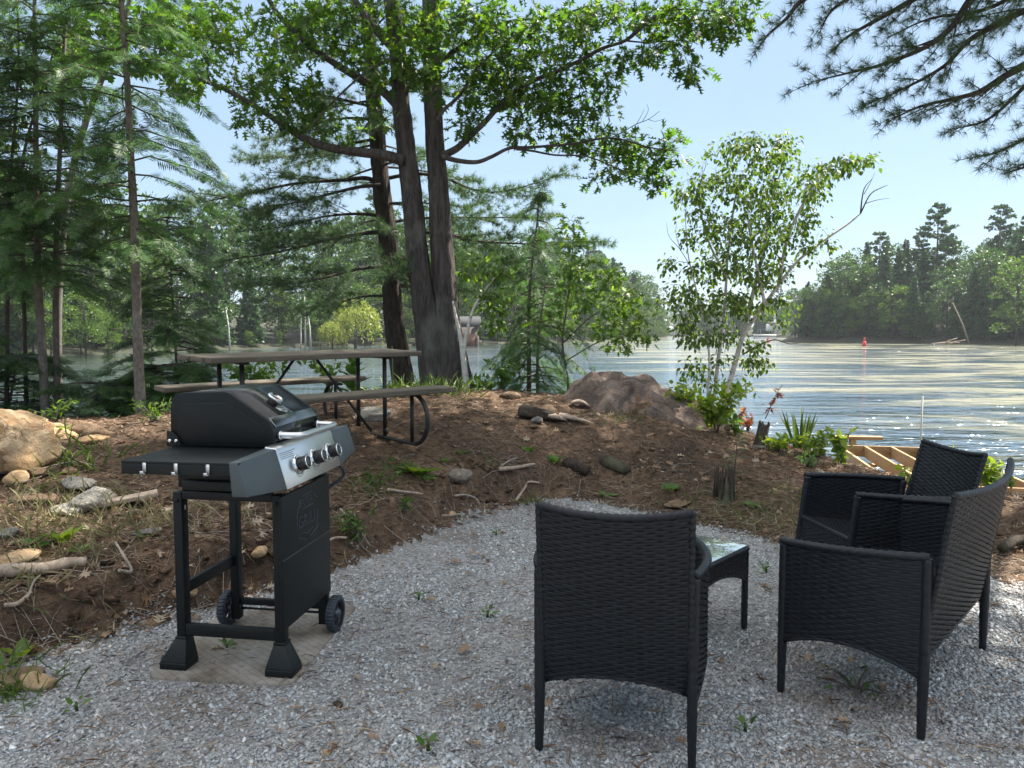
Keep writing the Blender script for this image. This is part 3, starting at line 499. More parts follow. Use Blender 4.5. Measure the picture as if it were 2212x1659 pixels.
def far_tree(kind, rng, h):
    """(crown MB, trunk MB) of a far tree of height h standing at the origin"""
    cr, tr = MB(), MB(); pos = []; D = []; sc = []
    if kind == 'broad':
        w_ = h*rng.uniform(.25, .32); tube(tr, [(0,0,-1.5), (rng.normal(0,.1), 0, h*.45), (0, 0, h*.85)], [h*.016, h*.012, .03], 6)
        for i in range(58):
            z = h*(.10 + .86*rng.random()**.8); prof = math.sqrt(max(.05, 1 - ((z/h - .5)/.56)**2)); a = rng.uniform(0, 6.283); r = w_*prof*math.sqrt(rng.uniform(.15, 1.0))
            c = A(r*math.cos(a), r*math.sin(a), z); R_ = h*rng.uniform(.035, .080); n = 64; q = rdir(rng, n); q[:, 2] = np.where(q[:, 2] < -.2, q[:, 2]*.4, q[:, 2])
            pos.append(c + q*R_*A(1.15, 1.15, .8)*rng.uniform(.55, 1.1, (n, 1))); D.append(q + A(0, 0, .1)); sc.append(rng.uniform(.3, .58, n)*h/17)
            if i % 3 == 0: tube(tr, [(0, 0, z*.55), c], [h*.005, .02], 4, False)
    elif kind == 'spruce':
        tube(tr, [(0,0,-1.5), (0,0,h)], [h*.014, .02], 6); z = h*.06
        while z < h*.99:
            r = h*.20*(1 - z/h)**.85 + .12; nb = int(6 + 5*(1-z/h))
            for k in range(nb):
                a = rng.uniform(0, 6.283); L_ = r*rng.uniform(.65, 1.15); n = int(5 + L_*8); t = rng.uniform(.12, 1, n)
                d = A(math.cos(a), math.sin(a), -.18); pos.append(A(0, 0, z + rng.uniform(-.2, .2)) + t[:, None]*d*L_ + rng.normal(0, .10, (n, 3))*A(1, 1, .6)); D.append(np.tile(d, (n, 1)) + rng.normal(0, .6, (n, 3)) + A(0, 0, -.25)); sc.append(rng.uniform(.5, .9, n)*h/17)
            z += h*.030
    elif kind == 'pine':
        tube(tr, [(0,0,-1.5), (.1,0,h*.5), (0,0,h*.98)], [h*.014, h*.010, .03], 6); z = h*.30
        while z < h*.99:
            nb = 4; f = 1 - (z/h - .3)/.7
            for k in range(nb):
                a = rng.uniform(0, 6.283); L_ = h*(.05 + .155*f**.8)*rng.uniform(.6, 1.15); d = A(math.cos(a), math.sin(a), .10); tube(tr, [(0,0,z), A(0,0,z) + d*L_], [h*.0035, .015], 3, False)
                n = int(14 + 13*L_); t = rng.uniform(.40, 1.05, n); pos.append(A(0,0,z + .12*L_) + t[:, None]*d*L_ + rng.normal(0, 1, (n, 3))*A(.10, .10, .045)*L_); D.append(rng.normal(0, 1, (n, 3)) + A(0, 0, .5) + d); sc.append(rng.uniform(.45, .8, n)*h/20)
            z += h*.055
    elif kind == 'willow':
        tube(tr, [(0,0,-.5), (0,0,h*.5)], [.22, .12], 6)
        for i in range(150):
            a = rng.uniform(0, 6.283); r = h*.52*math.sqrt(rng.random()); z = h*(.99 - .40*(r/(h*.52))**2) + rng.normal(0, .15); L_ = rng.uniform(.25, .62)*h; n = 26; t = rng.uniform(0, 1, n); o = A(r*math.cos(a), r*math.sin(a), z)
            q = o + np.stack([math.cos(a)*.16*t*L_, math.sin(a)*.16*t*L_, -t*L_], 1) + rng.normal(0, .12, (n, 3)); q = q[q[:, 2] > .1]; pos.append(q); D.append(rng.normal(0, .5, (len(q), 3)) + A(0, 0, -1)); sc.append(rng.uniform(.22, .42, len(q)))
    pos = np.concatenate(pos); D = np.concatenate(D); sc = np.concatenate(sc)
    scatter(cr, QUADLEAF, pos, frames(D, rdir(rng, len(D))), sc); return cr, tr
rf = np.random.default_rng(5)
PROTO = {}
for key, kind, h, cm, bm, cnt in (('broad', 'broad', 16, 'far_broadleaf', 'pine_bark', 3), ('maple', 'broad', 13, 'far_maple', 'pine_bark', 2), ('spruce', 'spruce', 15, 'far_conifer', 'pine_bark', 2), ('pine', 'pine', 22, 'far_conifer', 'pine_bark', 2), ('willow', 'willow', 6.5, 'willow_leaf', 'twig', 1)):
    PROTO[key] = []
    for i in range(cnt):
        c_, t_ = far_tree(kind, rf, h); co = c_.build("crown", M[cm]); to = t_.build("trunk", M[bm], smooth=True)
        PROTO[key].append((co.data, to.data, h)); bpy.data.objects.remove(co); bpy.data.objects.remove(to)
def plant_far(key, x, y, z, h, label, group, name=None, i=None, cat='tree'):
    pr = PROTO[key]; i = rf.integers(len(pr)) if i is None else i; cm, tm, h0 = pr[i]; s = h/h0
    t = thing(name or {'broad': 'broadleaf_tree', 'maple': 'maple_tree', 'spruce': 'spruce_tree', 'pine': 'pine_tree', 'willow': 'willow_tree'}[key], label, cat, (x, y, z), group, (0, 0, rf.uniform(0, 6.283)))
    t.scale = (s*rf.uniform(.9, 1.15),)*2 + (s,)
    for nm, me in (('trunk', tm), ('crown', cm)):
        o = bpy.data.objects.new(nm, me); C.objects.link(o); o.parent = t
    return t
def along(S, t):
    L_ = np.concatenate([[0], np.cumsum(np.linalg.norm(np.diff(S, axis=0), axis=1))]); d = t*L_[-1]; p = A(np.interp(d, L_, S[:, 0]), np.interp(d, L_, S[:, 1])); q = A(np.interp(d+.5, L_, S[:, 0]), np.interp(d+.5, L_, S[:, 1])) - A(np.interp(d-.5, L_, S[:, 0]), np.interp(d-.5, L_, S[:, 1])); q /= np.linalg.norm(q); return p, A(-q[1], q[0]), L_[-1]
LAB = {('left', 'broad'): 'leafy green tree in the dense wood on the opposite bank, left of the big oak', ('left', 'maple'): 'sunlit light green tree in the wood along the opposite bank, left of the big oak',
       ('left', 'spruce'): 'dark narrow conifer in the wood along the opposite bank, left of the big oak', ('left', 'pine'): 'tall dark pine above the wood on the opposite bank, left of the big oak',
       ('right', 'broad'): 'rounded green tree on the wooded right-hand shore beyond the red buoy', ('right', 'maple'): 'bright green tree on the wooded right-hand shore beyond the red buoy',
       ('right', 'spruce'): 'dark conical conifer on the wooded right-hand shore beyond the red buoy', ('right', 'pine'): 'layered pine on the wooded right-hand shore beyond the red buoy',
       ('chan', 'broad'): 'hazy tree on the distant shore at the end of the channel', ('chan', 'spruce'): 'hazy dark conifer on the distant shore at the end of the channel', ('chan', 'pine'): 'hazy pine on the distant shore at the end of the channel', ('chan', 'maple'): 'hazy light green tree on the distant shore at the end of the channel'}
GRP = {'left': 'trees of the wood on the opposite bank', 'right': 'trees of the wooded right-hand shore', 'chan': 'trees on the distant channel shore'}
def row(side, S, t0, t1, n, back, hill, hts, mix):
    for k in range(n):
        t = t0 + (t1-t0)*(k + rf.uniform(-.3, .3) + .5)/n; p, nn, L_ = along(S, min(max(t, 0), 1)); b_ = back + rf.uniform(-.25, .25)*back; p = p + nn*b_
        key = mix[rf.integers(len(mix))]; hm = {'pine': 1.2, 'spruce': 1.0, 'broad': 1, 'maple': .8}[key]
        plant_far(key, p[0], p[1], WATER + np.interp(b_, *hill), rf.uniform(*hts)*hm, LAB[(side, key)], GRP[side])
LH = ([0, 2, 12, 40, 90], [0, .5, 1.6, 4, 9]); RH = ([0, 2, 10, 25, 45, 80], [0, .7, 3, 7, 10, 10]); CH = ([0, 3, 30, 120], [0, .6, 2.5, 6])
row('left', LS, .0, .98, 44, .8, LH, (2.5, 5.5), ['maple', 'broad', 'maple'])
row('left', LS, .02, .97, 46, 3, LH, (9, 13), ['maple', 'broad', 'maple', 'spruce'])
row('left', LS, .0, .98, 44, 9, LH, (15, 20), ['broad', 'spruce', 'broad', 'maple', 'spruce'])
row('left', LS, .0, .98, 40, 20, LH, (17, 22), ['broad', 'spruce', 'broad', 'pine'])
row('right', RS, .01, .8, 26, 3, RH, (7, 13), ['broad', 'spruce', 'broad', 'spruce', 'maple'])
row('right', RS, .03, .85, 26, 9, RH, (10, 16), ['broad', 'broad', 'spruce', 'broad', 'maple'])
row('right', RS, .16, .9, 24, 20, RH, (12, 15), ['broad', 'broad', 'pine', 'spruce', 'maple'])
row('right', RS, .40, .95, 18, 34, RH, (11, 15), ['broad', 'broad', 'pine'])
row('chan', CS, .0, 1, 40, 4, CH, (7, 12), ['broad', 'spruce', 'maple', 'broad'])
row('chan', CS, .0, 1, 36, 16, CH, (10, 15), ['broad', 'spruce', 'pine'])
def spot(px, dep, back=0): return Pz(px, 712 + 2.52/dep*FPX, WATER)
p = spot(2016, 148); plant_far('pine', p[0], p[1], 5, 20.5, 'tallest pine standing clear of the wooded right-hand shore, bare lower trunk', None, i=0)
p = spot(2150, 150); plant_far('pine', p[0], p[1], 6.5, 19, 'big dark pine on the crest of the right-hand shore, right of the tallest pine', None, i=1)
p = spot(2090, 150); plant_far('broad', p[0], p[1], 5.5, 11, 'broad green crown between the two tallest pines of the right-hand shore', None)
p = spot(2212, 145); plant_far('pine', p[0], p[1], 7.5, 16, 'dark pine at the picture edge on the right-hand shore', None, i=0)
p = spot(2195, 121); plant_far('maple', p[0], p[1], WATER+.6, 14, 'yellow-green broadleaf tree at the right end of the right-hand shore', None)
p = spot(768, 104); plant_far('willow', p[0], p[1], WATER+.4, 6.6, 'yellow-green weeping willow at the water on the opposite bank', None)
p = spot(718, 101); plant_far('willow', p[0], p[1], WATER+.3, 3.6, 'small pale willow bush beside the big weeping willow', None)
for px, dep, h in ((185, 71, 6.0), (110, 72, 5.0), (235, 77, 4.2)):
    p = spot(px, dep); plant_far('maple', p[0], p[1], WATER+.2, h, 'sunlit yellow-green bush overhanging the water on the opposite bank, far left', 'sunlit bushes at the opposite bank', 'shore_bush', cat='bush')
# white birch stems on the opposite bank
for px, dep, h in ((497, 95, 5.5), (650, 99, 4.2), (660, 99, 6.8), (672, 99, 5.6)):
    p = spot(px, dep); t = thing('birch_tree', 'lone white birch stem on the opposite bank, above the picnic table' if px < 600 else 'slim white birch stem in the clump of three on the opposite bank', 'tree', p, 'white birch stems on the opposite bank')
    mb = MB(); l_ = rf.normal(0, .25); tube(mb, [(0,0,-.3), (l_*.3, 0, h*.5), (l_, 0, h)], [.13, .10, .05], 6); mb.build('trunk', M['birch_bark'], t, smooth=True)
    mb = MB(); n = 160; scatter(mb, QUADLEAF, A(l_, 0, h*.92) + rf.normal(0, 1, (n, 3))*A(.8, .8, .7), frames(rdir(rf, n), rdir(rf, n)), rf.uniform(.25, .4, n)); mb.build('crown', M['far_broadleaf'], t)
# leaning bare trunk and fallen wood on the right shore
p = spot(2075, 128); t = thing('leaning_trunk', 'pale bare trunk leaning out over the right-hand shore', 'dead tree', p); mb = MB(); tube(mb, [(1.6,0,-.2), (.2,0,3.4), (-1.6,0,7.0)], [.16, .12, .07], 6); mb.build('trunk', M['pale_twig'], t, smooth=True)
p = spot(2055, 127); mb = MB()
for a, b, r in (((-3.2,0,.1),(1.6,.5,.35),.18), ((-1.5,-.4,.2),(.8,-.2,1.1),.12), ((-.6,.3,0),(2.4,.2,.8),.14)): tube(mb, [a, tuple((np.array(a)+b)/2 + A(0,0,.15)), b], [r, r*.9, r*.5], 6)
tag(mb.build('fallen_log', M['drift'], origin=(0,0,0), loc=tuple(p), smooth=True), 'bleached fallen logs lying at the water on the right-hand shore', 'log')
# ---- things on the water
def buoy(px, dep, h, label):
    p = spot(px, dep); t = thing('channel_buoy', label, 'buoy', p, None); mb = MB(); lathe(mb, [(.02, h), (.10, h*.985), (.12, h*.80), (.15, h*.55)], 16); mb.build('top_mark', M['buoy_red'], t, smooth=False)
    mb = MB(); lathe(mb, [(.15, h*.55), (.27, h*.50), (.30, h*.25), (.30, -.4)], 16); mb.build('float', M['buoy_red'], t); return t
buoy(1867, 116, 1.35, 'red channel buoy with a slim top floating mid-lake'); buoy(1659, 150, 1.0, 'small distant red buoy seen just right of the birch trunk')
# boathouse by the big oak
p = spot(972, 118); t = thing('boathouse', 'brown boathouse with grey roof at the water, half hidden by the big oak', 'boathouse', p); yaw = .1
mb = MB(); box(mb, (0, 3, 1.3), (8.4, 6, 3.2)); mb.build('wall', M['dark_siding'], t)
mb = MB(); prism(mb, [(-3.4, 0), (3.4, 0), (0, 1.7)], (0, 3, 2.9), (0, 1, 0), (0, 0, 1), (1, 0, 0), -4.6, 4.6); mb.build('roof', M['shingle'], t)
mb = MB(); box(mb, (2.4, -.05, .9), (2.8, .12, 1.9)); mb.build('door', M['red_wood'], t)
mb = MB(); box(mb, (-.8, -.05, 1.7), (1.2, .1, .9)); mb.build('window', M['glass'], t)
# far house and pontoon boat in the channel
p = spot(1442, 290); t = thing('lake_house', 'small white gabled house on the distant shore of the channel', 'house', p)
mb = MB(); box(mb, (0, 3, 2.2), (6, 5, 3.2)); prism(mb, [(-3, 0), (3, 0), (0, 2.4)], (0, 3, 3.8), (1, 0, 0), (0, 0, 1), (0, 1, 0), -2.49, 2.49); mb.build('wall', M['white_paint'], t)
mb = MB()
for s in (-1, 1): hexa(mb, A([s*3.4,.2,3.5],[0,.2,6.25],[0,5.8,6.25],[s*3.4,5.8,3.5],[s*3.4,.2,3.65],[0,.2,6.45],[0,5.8,6.45],[s*3.4,5.8,3.65]))
mb.build('roof', M['white_paint'], t)
for x_ in (-1.5, 1.5): mb = MB(); box(mb, (x_, .46, 2.5), (1.0, .1, 1.2)); mb.build('window', M['glass'], t)
p = spot(1702, 235); t = thing('cottage', 'pale low cottage with shed roof on the far channel shore behind the birch', 'house', p + A(0, 8, 1.2)); mb = MB(); box(mb, (0, 0, 2), (7, 4, 2.2)); mb.build('wall', M['white_paint'], t)
mb = MB(); box(mb, (0, -.3, 3.4), (7.6, 5, .2), A([1,0,0],[0,.98,-.15],[0,.15,.98])); mb.build('roof', M['shingle'], t)
p = spot(1652, 215); t = thing('pontoon_boat', 'pontoon boat with blue canvas top moored on the far channel shore', 'boat', p)
for y_ in (-1, 1): mb = MB(); tube(mb, [(-3, y_, .1), (2.6, y_, .1), (3.3, y_, .3)], [.32, .32, .08], 10); mb.build('pontoon', M['stainless'], t, smooth=True)
mb = MB(); box(mb, (0, 0, .5), (6, 2.5, .12)); mb.build('deck', M['grey_paint'], t)
mb = MB(); box(mb, (0, -1.2, .9), (5.6, .05, .6)); box(mb, (0, 1.2, .9), (5.6, .05, .6)); mb.build('railing', M['white_paint'], t)
mb = MB(); box(mb, (0, 0, 2.5), (3.6, 2.4, .15)); mb.build('canopy', M['canvas'], t)
for x_ in (-1.6, 1.6):
    for y_ in (-1.1, 1.1): mb = MB(); tube(mb, [(x_, y_, .56), (x_, y_, 2.43)], .03, 5); mb.build('canopy_post', M['stainless'], t)
# ------------------------------------------------------------------ trees near the yard
rt = np.random.default_rng(77)
def limb_px(pts, dep):
    """limb traced as (px, py[, depth offset]) at distance dep"""
    return smooth_path([P(p[0], p[1], dep + (p[2] if len(p) > 2 else 0)) for p in pts], 5)
def taper(n, r0, r1, pw=1.0): return r0 + (r1-r0)*np.linspace(0, 1, n)**pw
def leafy_tree(name, label, cat, base, wood, blobs, leaf, lsize, nleaf, bark, leafm, group=None, spread=.17, twig_r=.012, wild=.9, hang=.25, extra=None, bump_noise=0, split=None):
    t = thing(name, label, cat, base, group); mbs = {}; nodes = []; nr = []
    for w_ in wood:
        pts, rad = w_[0], w_[1]; key = w_[2] if len(w_) > 2 else 'trunk'; mb = mbs.setdefault(key, MB()); (trunk_tube(mb, pts, rad, 44, .07, int(pts[0][0]*50) % 90) if rad[0] > .2 else tube(mb, pts, rad, 14 if rad[0] > .08 else 8))
        if key == 'bare': mbs.pop('bare').build('dead_branch', M['twig'], t, origin=base, smooth=True)
        if key != 'bare': nodes += list(pts); nr += list(rad)
    nodes = list(nodes); cl = []
    for (px, py, rx, ry, dep, dd, n) in blobs:
        q = rt.normal(size=(n, 3)); q = q/np.linalg.norm(q, axis=1)[:, None]*rt.random((n, 1))**.45; s = dep/FPX
        for k in range(n): d_ = dep + q[k, 1]*dd; cl.append(P(px + q[k, 0]*rx, py + q[k, 2]*ry, d_))
    if extra is not None: cl += list(extra)
    cl = np.array(cl); NA = np.array(nodes); RA = np.array(nr)
    d0 = np.array([np.min(np.linalg.norm(NA - c, axis=1)) for c in cl]); cl = cl[np.argsort(d0)]
    NA = np.concatenate([NA, np.zeros((len(cl)*3, 3))]); RA = np.concatenate([RA, np.zeros(len(cl)*3)]); m = len(nodes); tw = mbs.setdefault('branches', MB()); LP = []; LD = []
    for c in cl:
        dist = np.linalg.norm(NA[:m] - c, axis=1) + .0/np.maximum(RA[:m], .004); i = int(np.argmin(dist)); a = NA[i]; L_ = dist[i]; r0 = min(RA[i]*.7, twig_r*(.5 + 1.1*L_)) + .0015
        mid = (a+c)/2 + rt.normal(0, .09, 3)*L_ + A(0, 0, .05*L_); pts = np.array([a, (a*.6 + mid*.4), mid, (mid + c)/2 + A(0, 0, .02*L_), c]); tube(tw, pts, np.linspace(r0, .0022, 5), 5, False)
        for q, r_ in ((mid, r0*.6), ((mid+c)/2, r0*.4), (c, .004)): NA[m] = q; RA[m] = r_; m += 1
        dirv = (c-a)/(L_+1e-6); k = max(2, int(rt.poisson(nleaf))); q = rt.normal(size=(k, 3)); q /= np.linalg.norm(q, axis=1)[:, None]
        LP.append(c + q*spread*rt.random((k, 1))**.6*A(1, 1, .75) - dirv*spread*.4*rt.random((k, 1))); LD.append(q*wild + dirv*.5 + A(0, 0, -hang))
    LP = np.concatenate(LP); LD = np.concatenate(LD); n = len(LP); mb = MB(); U = rt.normal(0, .55, (n, 3)) + A(0, 0, 1)
    scatter(mb, leaf, LP, frames(LD, U), lsize*rt.uniform(.5, 1.25, n))
    mb.build('crown', M[leafm], t, origin=base)
    for key, q in mbs.items(): q.build('branches' if key == 'bare' else key, M[bark] if key in ('trunk', 'limbs') else M['twig'], t, origin=base, smooth=True)
    return t
# --- the big twin-stemmed red oak
DO = 11.6
ob = G(962, 838)
def stem(pts, rad): return limb_px(pts, DO), np.interp(np.linspace(0, 1, (len(pts)-1)*5+1), np.linspace(0, 1, len(rad)), rad)
def lim(pts, r0, r1, dep=DO): q = limb_px(pts, dep); return q, taper(len(q), r0, r1, .8), 'limbs'
owood = [stem([(955,880,0),(938,780,0),(921,690),(903,560),(891,430),(880,340),(868,240),(862,140),(852,50),(838,-60),(820,-220),(800,-400)], [.28,.235,.19,.165,.150,.138,.128,.12,.11,.10,.07,.03]),
 stem([(985,885,0),(976,790,0),(966,690),(956,560),(948,430),(941,330),(936,230),(932,120),(928,20),(925,-120),(930,-300),(950,-520)], [.32,.25,.195,.168,.150,.140,.130,.118,.110,.095,.07,.02]),
 lim([(872,348),(830,335),(770,328),(700,316),(650,295),(600,262),(545,226),(490,195),(430,170),(360,135)], .085, .02, DO-.2),
 lim([(866,236),(830,200),(780,172),(720,135),(660,90),(600,30),(560,-40)], .075, .03), lim([(896,165),(850,105),(800,50),(760,-10),(720,-80)], .085, .03, DO-.3),
 lim([(952,338),(985,322),(1009,301),(1030,280),(1047,264),(1097,210),(1148,176),(1199,156),(1250,132),(1300,105),(1351,88),(1385,62),(1419,37),(1470,10)], .058, .014, DO-.2),
 lim([(955,338),(989,347),(1030,350),(1063,338),(1101,320),(1148,318),(1233,311),(1321,298),(1400,318),(1450,325)], .040, .008, DO-.5), lim([(1115,322),(1150,326),(1199,335),(1267,338),(1330,362),(1390,385)], .020, .006, DO-.5),
 lim([(945,260),(960,236),(996,203),(1030,146),(1060,118),(1085,70)], .032, .010, DO-.4), lim([(938,140),(996,101),(1063,61),(1114,44),(1192,37),(1280,10)], .045, .012, DO+.3),
 lim([(1351,88),(1400,92),(1450,90),(1500,110)], .014, .006, DO-.2), lim([(1351,88),(1400,45),(1470,20),(1560,30),(1600,60)], .016, .006, DO-.2), lim([(862,120),(800,150),(750,190),(700,240),(660,290)], .025, .008, DO-.6),
 lim([(928,20),(1000,-60),(1100,-120),(1250,-160)], .06, .02), lim([(838,-60),(760,-140),(650,-200),(500,-220)], .06, .02), lim([(925,-120),(960,-200),(1020,-330)], .05, .02, DO-1), lim([(820,-220),(780,-300),(700,-420)], .05, .02, DO+.5),
 (limb_px([(1321,298),(1345,285),(1375,268),(1400,258),(1425,240)], DO-.5), taper(21, .008, .003), 'bare'), (limb_px([(1375,268),(1385,250),(1392,236)], DO-.5), taper(11, .004, .002), 'bare'), (limb_px([(1400,258),(1415,262),(1432,258)], DO-.5), taper(11, .004, .002), 'bare'), (limb_px([(1388,262),(1400,240),(1398,225)], DO-.5), taper(11, .004, .002), 'bare')]
S_ = DO
oblobs = [(500,60,95,60,S_,1.2,40),(600,110,90,70,S_,1.2,44),(560,190,70,45,S_,1,26),(700,50,90,50,S_,1.3,40),(470,120,60,50,S_,1,22),(650,30,80,40,S_,1,26),(660,190,50,45,S_,.8,18),(700,260,45,60,S_,.8,22),(640,260,60,35,S_,.8,18),(600,235,40,30,S_,.6,10),(540,250,45,30,S_,.5,10),(430,160,50,30,S_,.6,10),
 (790,40,90,50,S_,1.3,34),(770,130,60,50,S_,1,22),(800,235,45,50,S_,1,10),(840,150,40,40,S_-.6,.5,9),(880,120,70,60,S_-.7,.6,24),(905,60,80,50,S_-.6,.7,26),(920,160,45,45,S_-.7,.4,14),(960,40,80,45,S_,1.2,30),(760,290,20,20,S_,.4,4),
 (1040,40,80,45,S_,1.2,34),(1010,120,60,50,S_,1,24),(1090,120,75,50,S_,1,34),(1130,60,90,45,S_,1.2,36),(1060,190,60,50,S_,1,28),(1000,220,50,45,S_,.8,14),(1010,275,38,30,S_,.5,12),(1130,215,70,45,S_,.9,38),(1200,220,70,45,S_,.9,36),(1130,285,45,28,S_,.6,14),(1180,130,60,40,S_,.8,20),
 (1240,60,90,40,S_,1.1,36),(1340,40,90,40,S_,1.0,36),(1440,40,80,40,S_,.9,30),(1530,35,70,38,S_,.8,26),(1270,235,55,38,S_,.7,24),(1320,195,28,30,S_,.4,8),(1270,160,55,28,S_,.6,16),(1240,105,50,30,S_,.8,12),(1330,130,70,28,S_,.6,18),(1400,120,60,30,S_,.6,16),(1460,110,60,35,S_,.6,18),(1500,155,28,28,S_,.4,9),(1585,65,45,30,S_,.6,12),(1610,30,30,30,S_,.5,8),
 (1230,300,55,26,S_,.6,16),(1300,320,55,30,S_,.6,20),(1370,310,50,30,S_,.6,18),(1330,365,55,24,S_,.5,14),(1400,355,45,28,S_,.5,14),(1440,300,24,24,S_,.4,7),(1420,390,32,18,S_,.4,8),(1290,385,24,15,S_,.3,4),(1460,345,20,25,S_,.3,5),
 (600,-90,200,80,S_,2,80),(850,-120,200,90,S_,2.2,90),(1100,-110,220,90,S_,2.2,90),(1400,-90,200,70,S_,1.6,60),(900,-320,350,110,S_,2.6,130),(900,-500,260,90,S_,2.4,70)]
oblobs = [(a_, b_, c_, d_, e_, f_, int(n_*1.15)) for a_, b_, c_, d_, e_, f_, n_ in oblobs]
leafy_tree("oak_tree", "big red oak with two thick grey trunks joined at the base, behind the picnic table", "tree", ob, owood, oblobs, OAK, .148, 6.3, 'oak_bark', 'oak_leaf', spread=.20)
# --- white birch clump by the boulder, right
DB = 12.0; bb = P(1558, 862, DB)
def bl(pts, r0, r1, key='trunk', dep=DB): q = limb_px(pts, dep); return q, taper(len(q), r0, r1, .9), key
bwood = [bl([(1560,990),(1566,870),(1570,848),(1587,788),(1604,728),(1622,698),(1652,657),(1682,616),(1720,567),(1776,522),(1830,485),(1859,461)], .052, .012), bl([(1541,990),(1540,870),(1544,852),(1551,781),(1560,713),(1568,620),(1573,544),(1592,412),(1625,350),(1640,310)], .040, .009),
 bl([(1530,990),(1528,870),(1529,848),(1532,770),(1520,690),(1500,610),(1485,540),(1480,450)], .026, .006, 'trunk', DB-.2), bl([(1604,766),(1645,743),(1675,734),(1709,743),(1739,732),(1745,700)], .014, .004, 'bare', DB-.1), bl([(1604,728),(1625,640),(1650,540),(1665,440),(1690,360)], .045, .008, 'limbs', DB+.2), bl([(1682,616),(1700,520),(1740,430),(1790,360),(1830,345)], .032, .006, 'limbs'),
 bl([(1570,600),(1530,520),(1510,430),(1520,370)], .022, .006, 'limbs'), bl([(1652,657),(1640,600),(1620,500),(1610,420)], .03, .006, 'limbs', DB-.3),
 bl([(1859,461),(1862,430),(1868,405),(1885,385)], .014, .004, 'bare'), bl([(1859,461),(1880,420),(1905,405),(1918,400)], .012, .003, 'bare'), bl([(1868,440),(1895,432),(1922,428)], .007, .002, 'bare'), bl([(1866,420),(1880,395),(1890,372)], .006, .002, 'bare'), bl([(1500,590),(1470,540),(1445,510),(1440,480)], .007, .002, 'bare'), bl([(1470,540),(1460,505),(1462,480)], .005, .002, 'bare')]
bblobs = [(1580,320,60,30,DB,.8,26),(1660,335,70,40,DB,.8,36),(1560,395,80,55,DB,1,52),(1650,420,85,60,DB,1,62),(1740,400,70,50,DB,.9,42),(1800,365,50,25,DB,.6,22),(1850,350,35,12,DB,.4,10),(1700,310,25,22,DB,.4,8),(1625,300,25,20,DB,.4,8),(1885,345,18,10,DB,.3,5),
 (1490,430,40,45,DB,.7,22),(1540,500,85,55,DB,1,58),(1640,510,90,55,DB,1,62),(1730,485,60,45,DB,.8,34),(1560,590,85,50,DB,1,60),(1660,590,70,45,DB,.8,44),(1445,575,24,24,DB,.4,9),(1470,640,40,45,DB,.6,22),(1740,545,35,30,DB,.5,10),(1790,530,22,12,DB,.3,5),
 (1540,660,80,40,DB,.8,46),(1630,655,65,35,DB,.7,28),(1700,655,35,22,DB,.5,8),(1500,720,48,35,DB,.6,26),(1570,725,50,30,DB,.6,20),(1640,745,40,14,DB,.4,9),(1500,790,32,25,DB,.5,14),(1530,830,30,14,DB,.4,6),(1640,785,45,10,DB,.4,12),(1620,800,20,22,DB,.3,6),(1560,780,25,20,DB,.4,6),(1480,690,24,24,DB,.4,8),(1430,650,18,10,DB,.3,4),(1690,695,20,10,DB,.3,4)]
bblobs = [(a_, b_, c_, d_, e_, f_, int(n_*1.25)) for a_, b_, c_, d_, e_, f_, n_ in bblobs]
leafy_tree("birch_tree", "white-barked birch clump standing at the water's edge beside the boulder", "tree", bb, bwood, bblobs, OVATE, .078, 8.0, 'birch_bark', 'birch_leaf', spread=.17, twig_r=.006, hang=.9)
# --- small leaning birch beside the oak
D2 = 11.3; b2_ = P(1006, 850, D2)
leafy_tree("birch_sapling", "slender pale birch leaning against the right side of the big oak", "tree", b2_, [bl([(1008,856),(1006,820),(1000,770),(995,730),(986,690),(978,650)], .060, .014, 'trunk', D2), bl([(1000,775),(1003,750),(1011,708),(1026,660),(1060,610),(1082,585)], .036, .010, 'trunk', D2), bl([(1026,660),(1050,650),(1075,660)], .012, .004, 'limbs', D2)],
 [(1060,665,38,26,D2,.5,14),(1085,640,30,24,D2,.5,10),(1040,640,26,22,D2,.4,7),(1075,705,30,20,D2,.5,8),(1020,600,34,34,D2,.5,8),(1090,590,35,25,D2,.5,10),(1055,560,40,26,D2,.6,10)], OVATE, .10, 5, 'birch_bark', 'maple_leaf', spread=.16, twig_r=.006, hang=.8)
# --- bright oak sapling between small hemlock and the water
D3 = 11.4; b3 = P(1235, 850, D3)
leafy_tree("oak_sapling", "bright green young oak with lobed leaves between the small hemlock and the boulder", "tree", b3, [bl([(1228,880),(1226,820),(1215,740),(1225,660),(1235,560),(1240,500)], .022, .006, 'trunk', D3), bl([(1218,740),(1270,690),(1330,650),(1390,610)], .012, .004, 'limbs', D3), bl([(1222,780),(1290,740),(1350,720),(1400,700)], .010, .003, 'limbs', D3)],
 [(1240,520,40,40,D3,.6,14),(1250,585,55,35,D3,.6,20),(1310,600,45,28,D3,.6,16),(1280,650,60,30,D3,.6,22),(1350,640,45,30,D3,.5,16),(1310,700,55,30,D3,.6,18),(1375,700,40,30,D3,.5,14),(1340,745,40,20,D3,.4,10),(1395,730,22,16,D3,.3,5),(1230,640,40,40,D3,.6,14),(1200,700,40,30,D3,.6,12),(1225,480,25,20,D3,.4,5)], OAK, .135, 5, 'twig', 'maple_leaf', spread=.17, twig_r=.006)
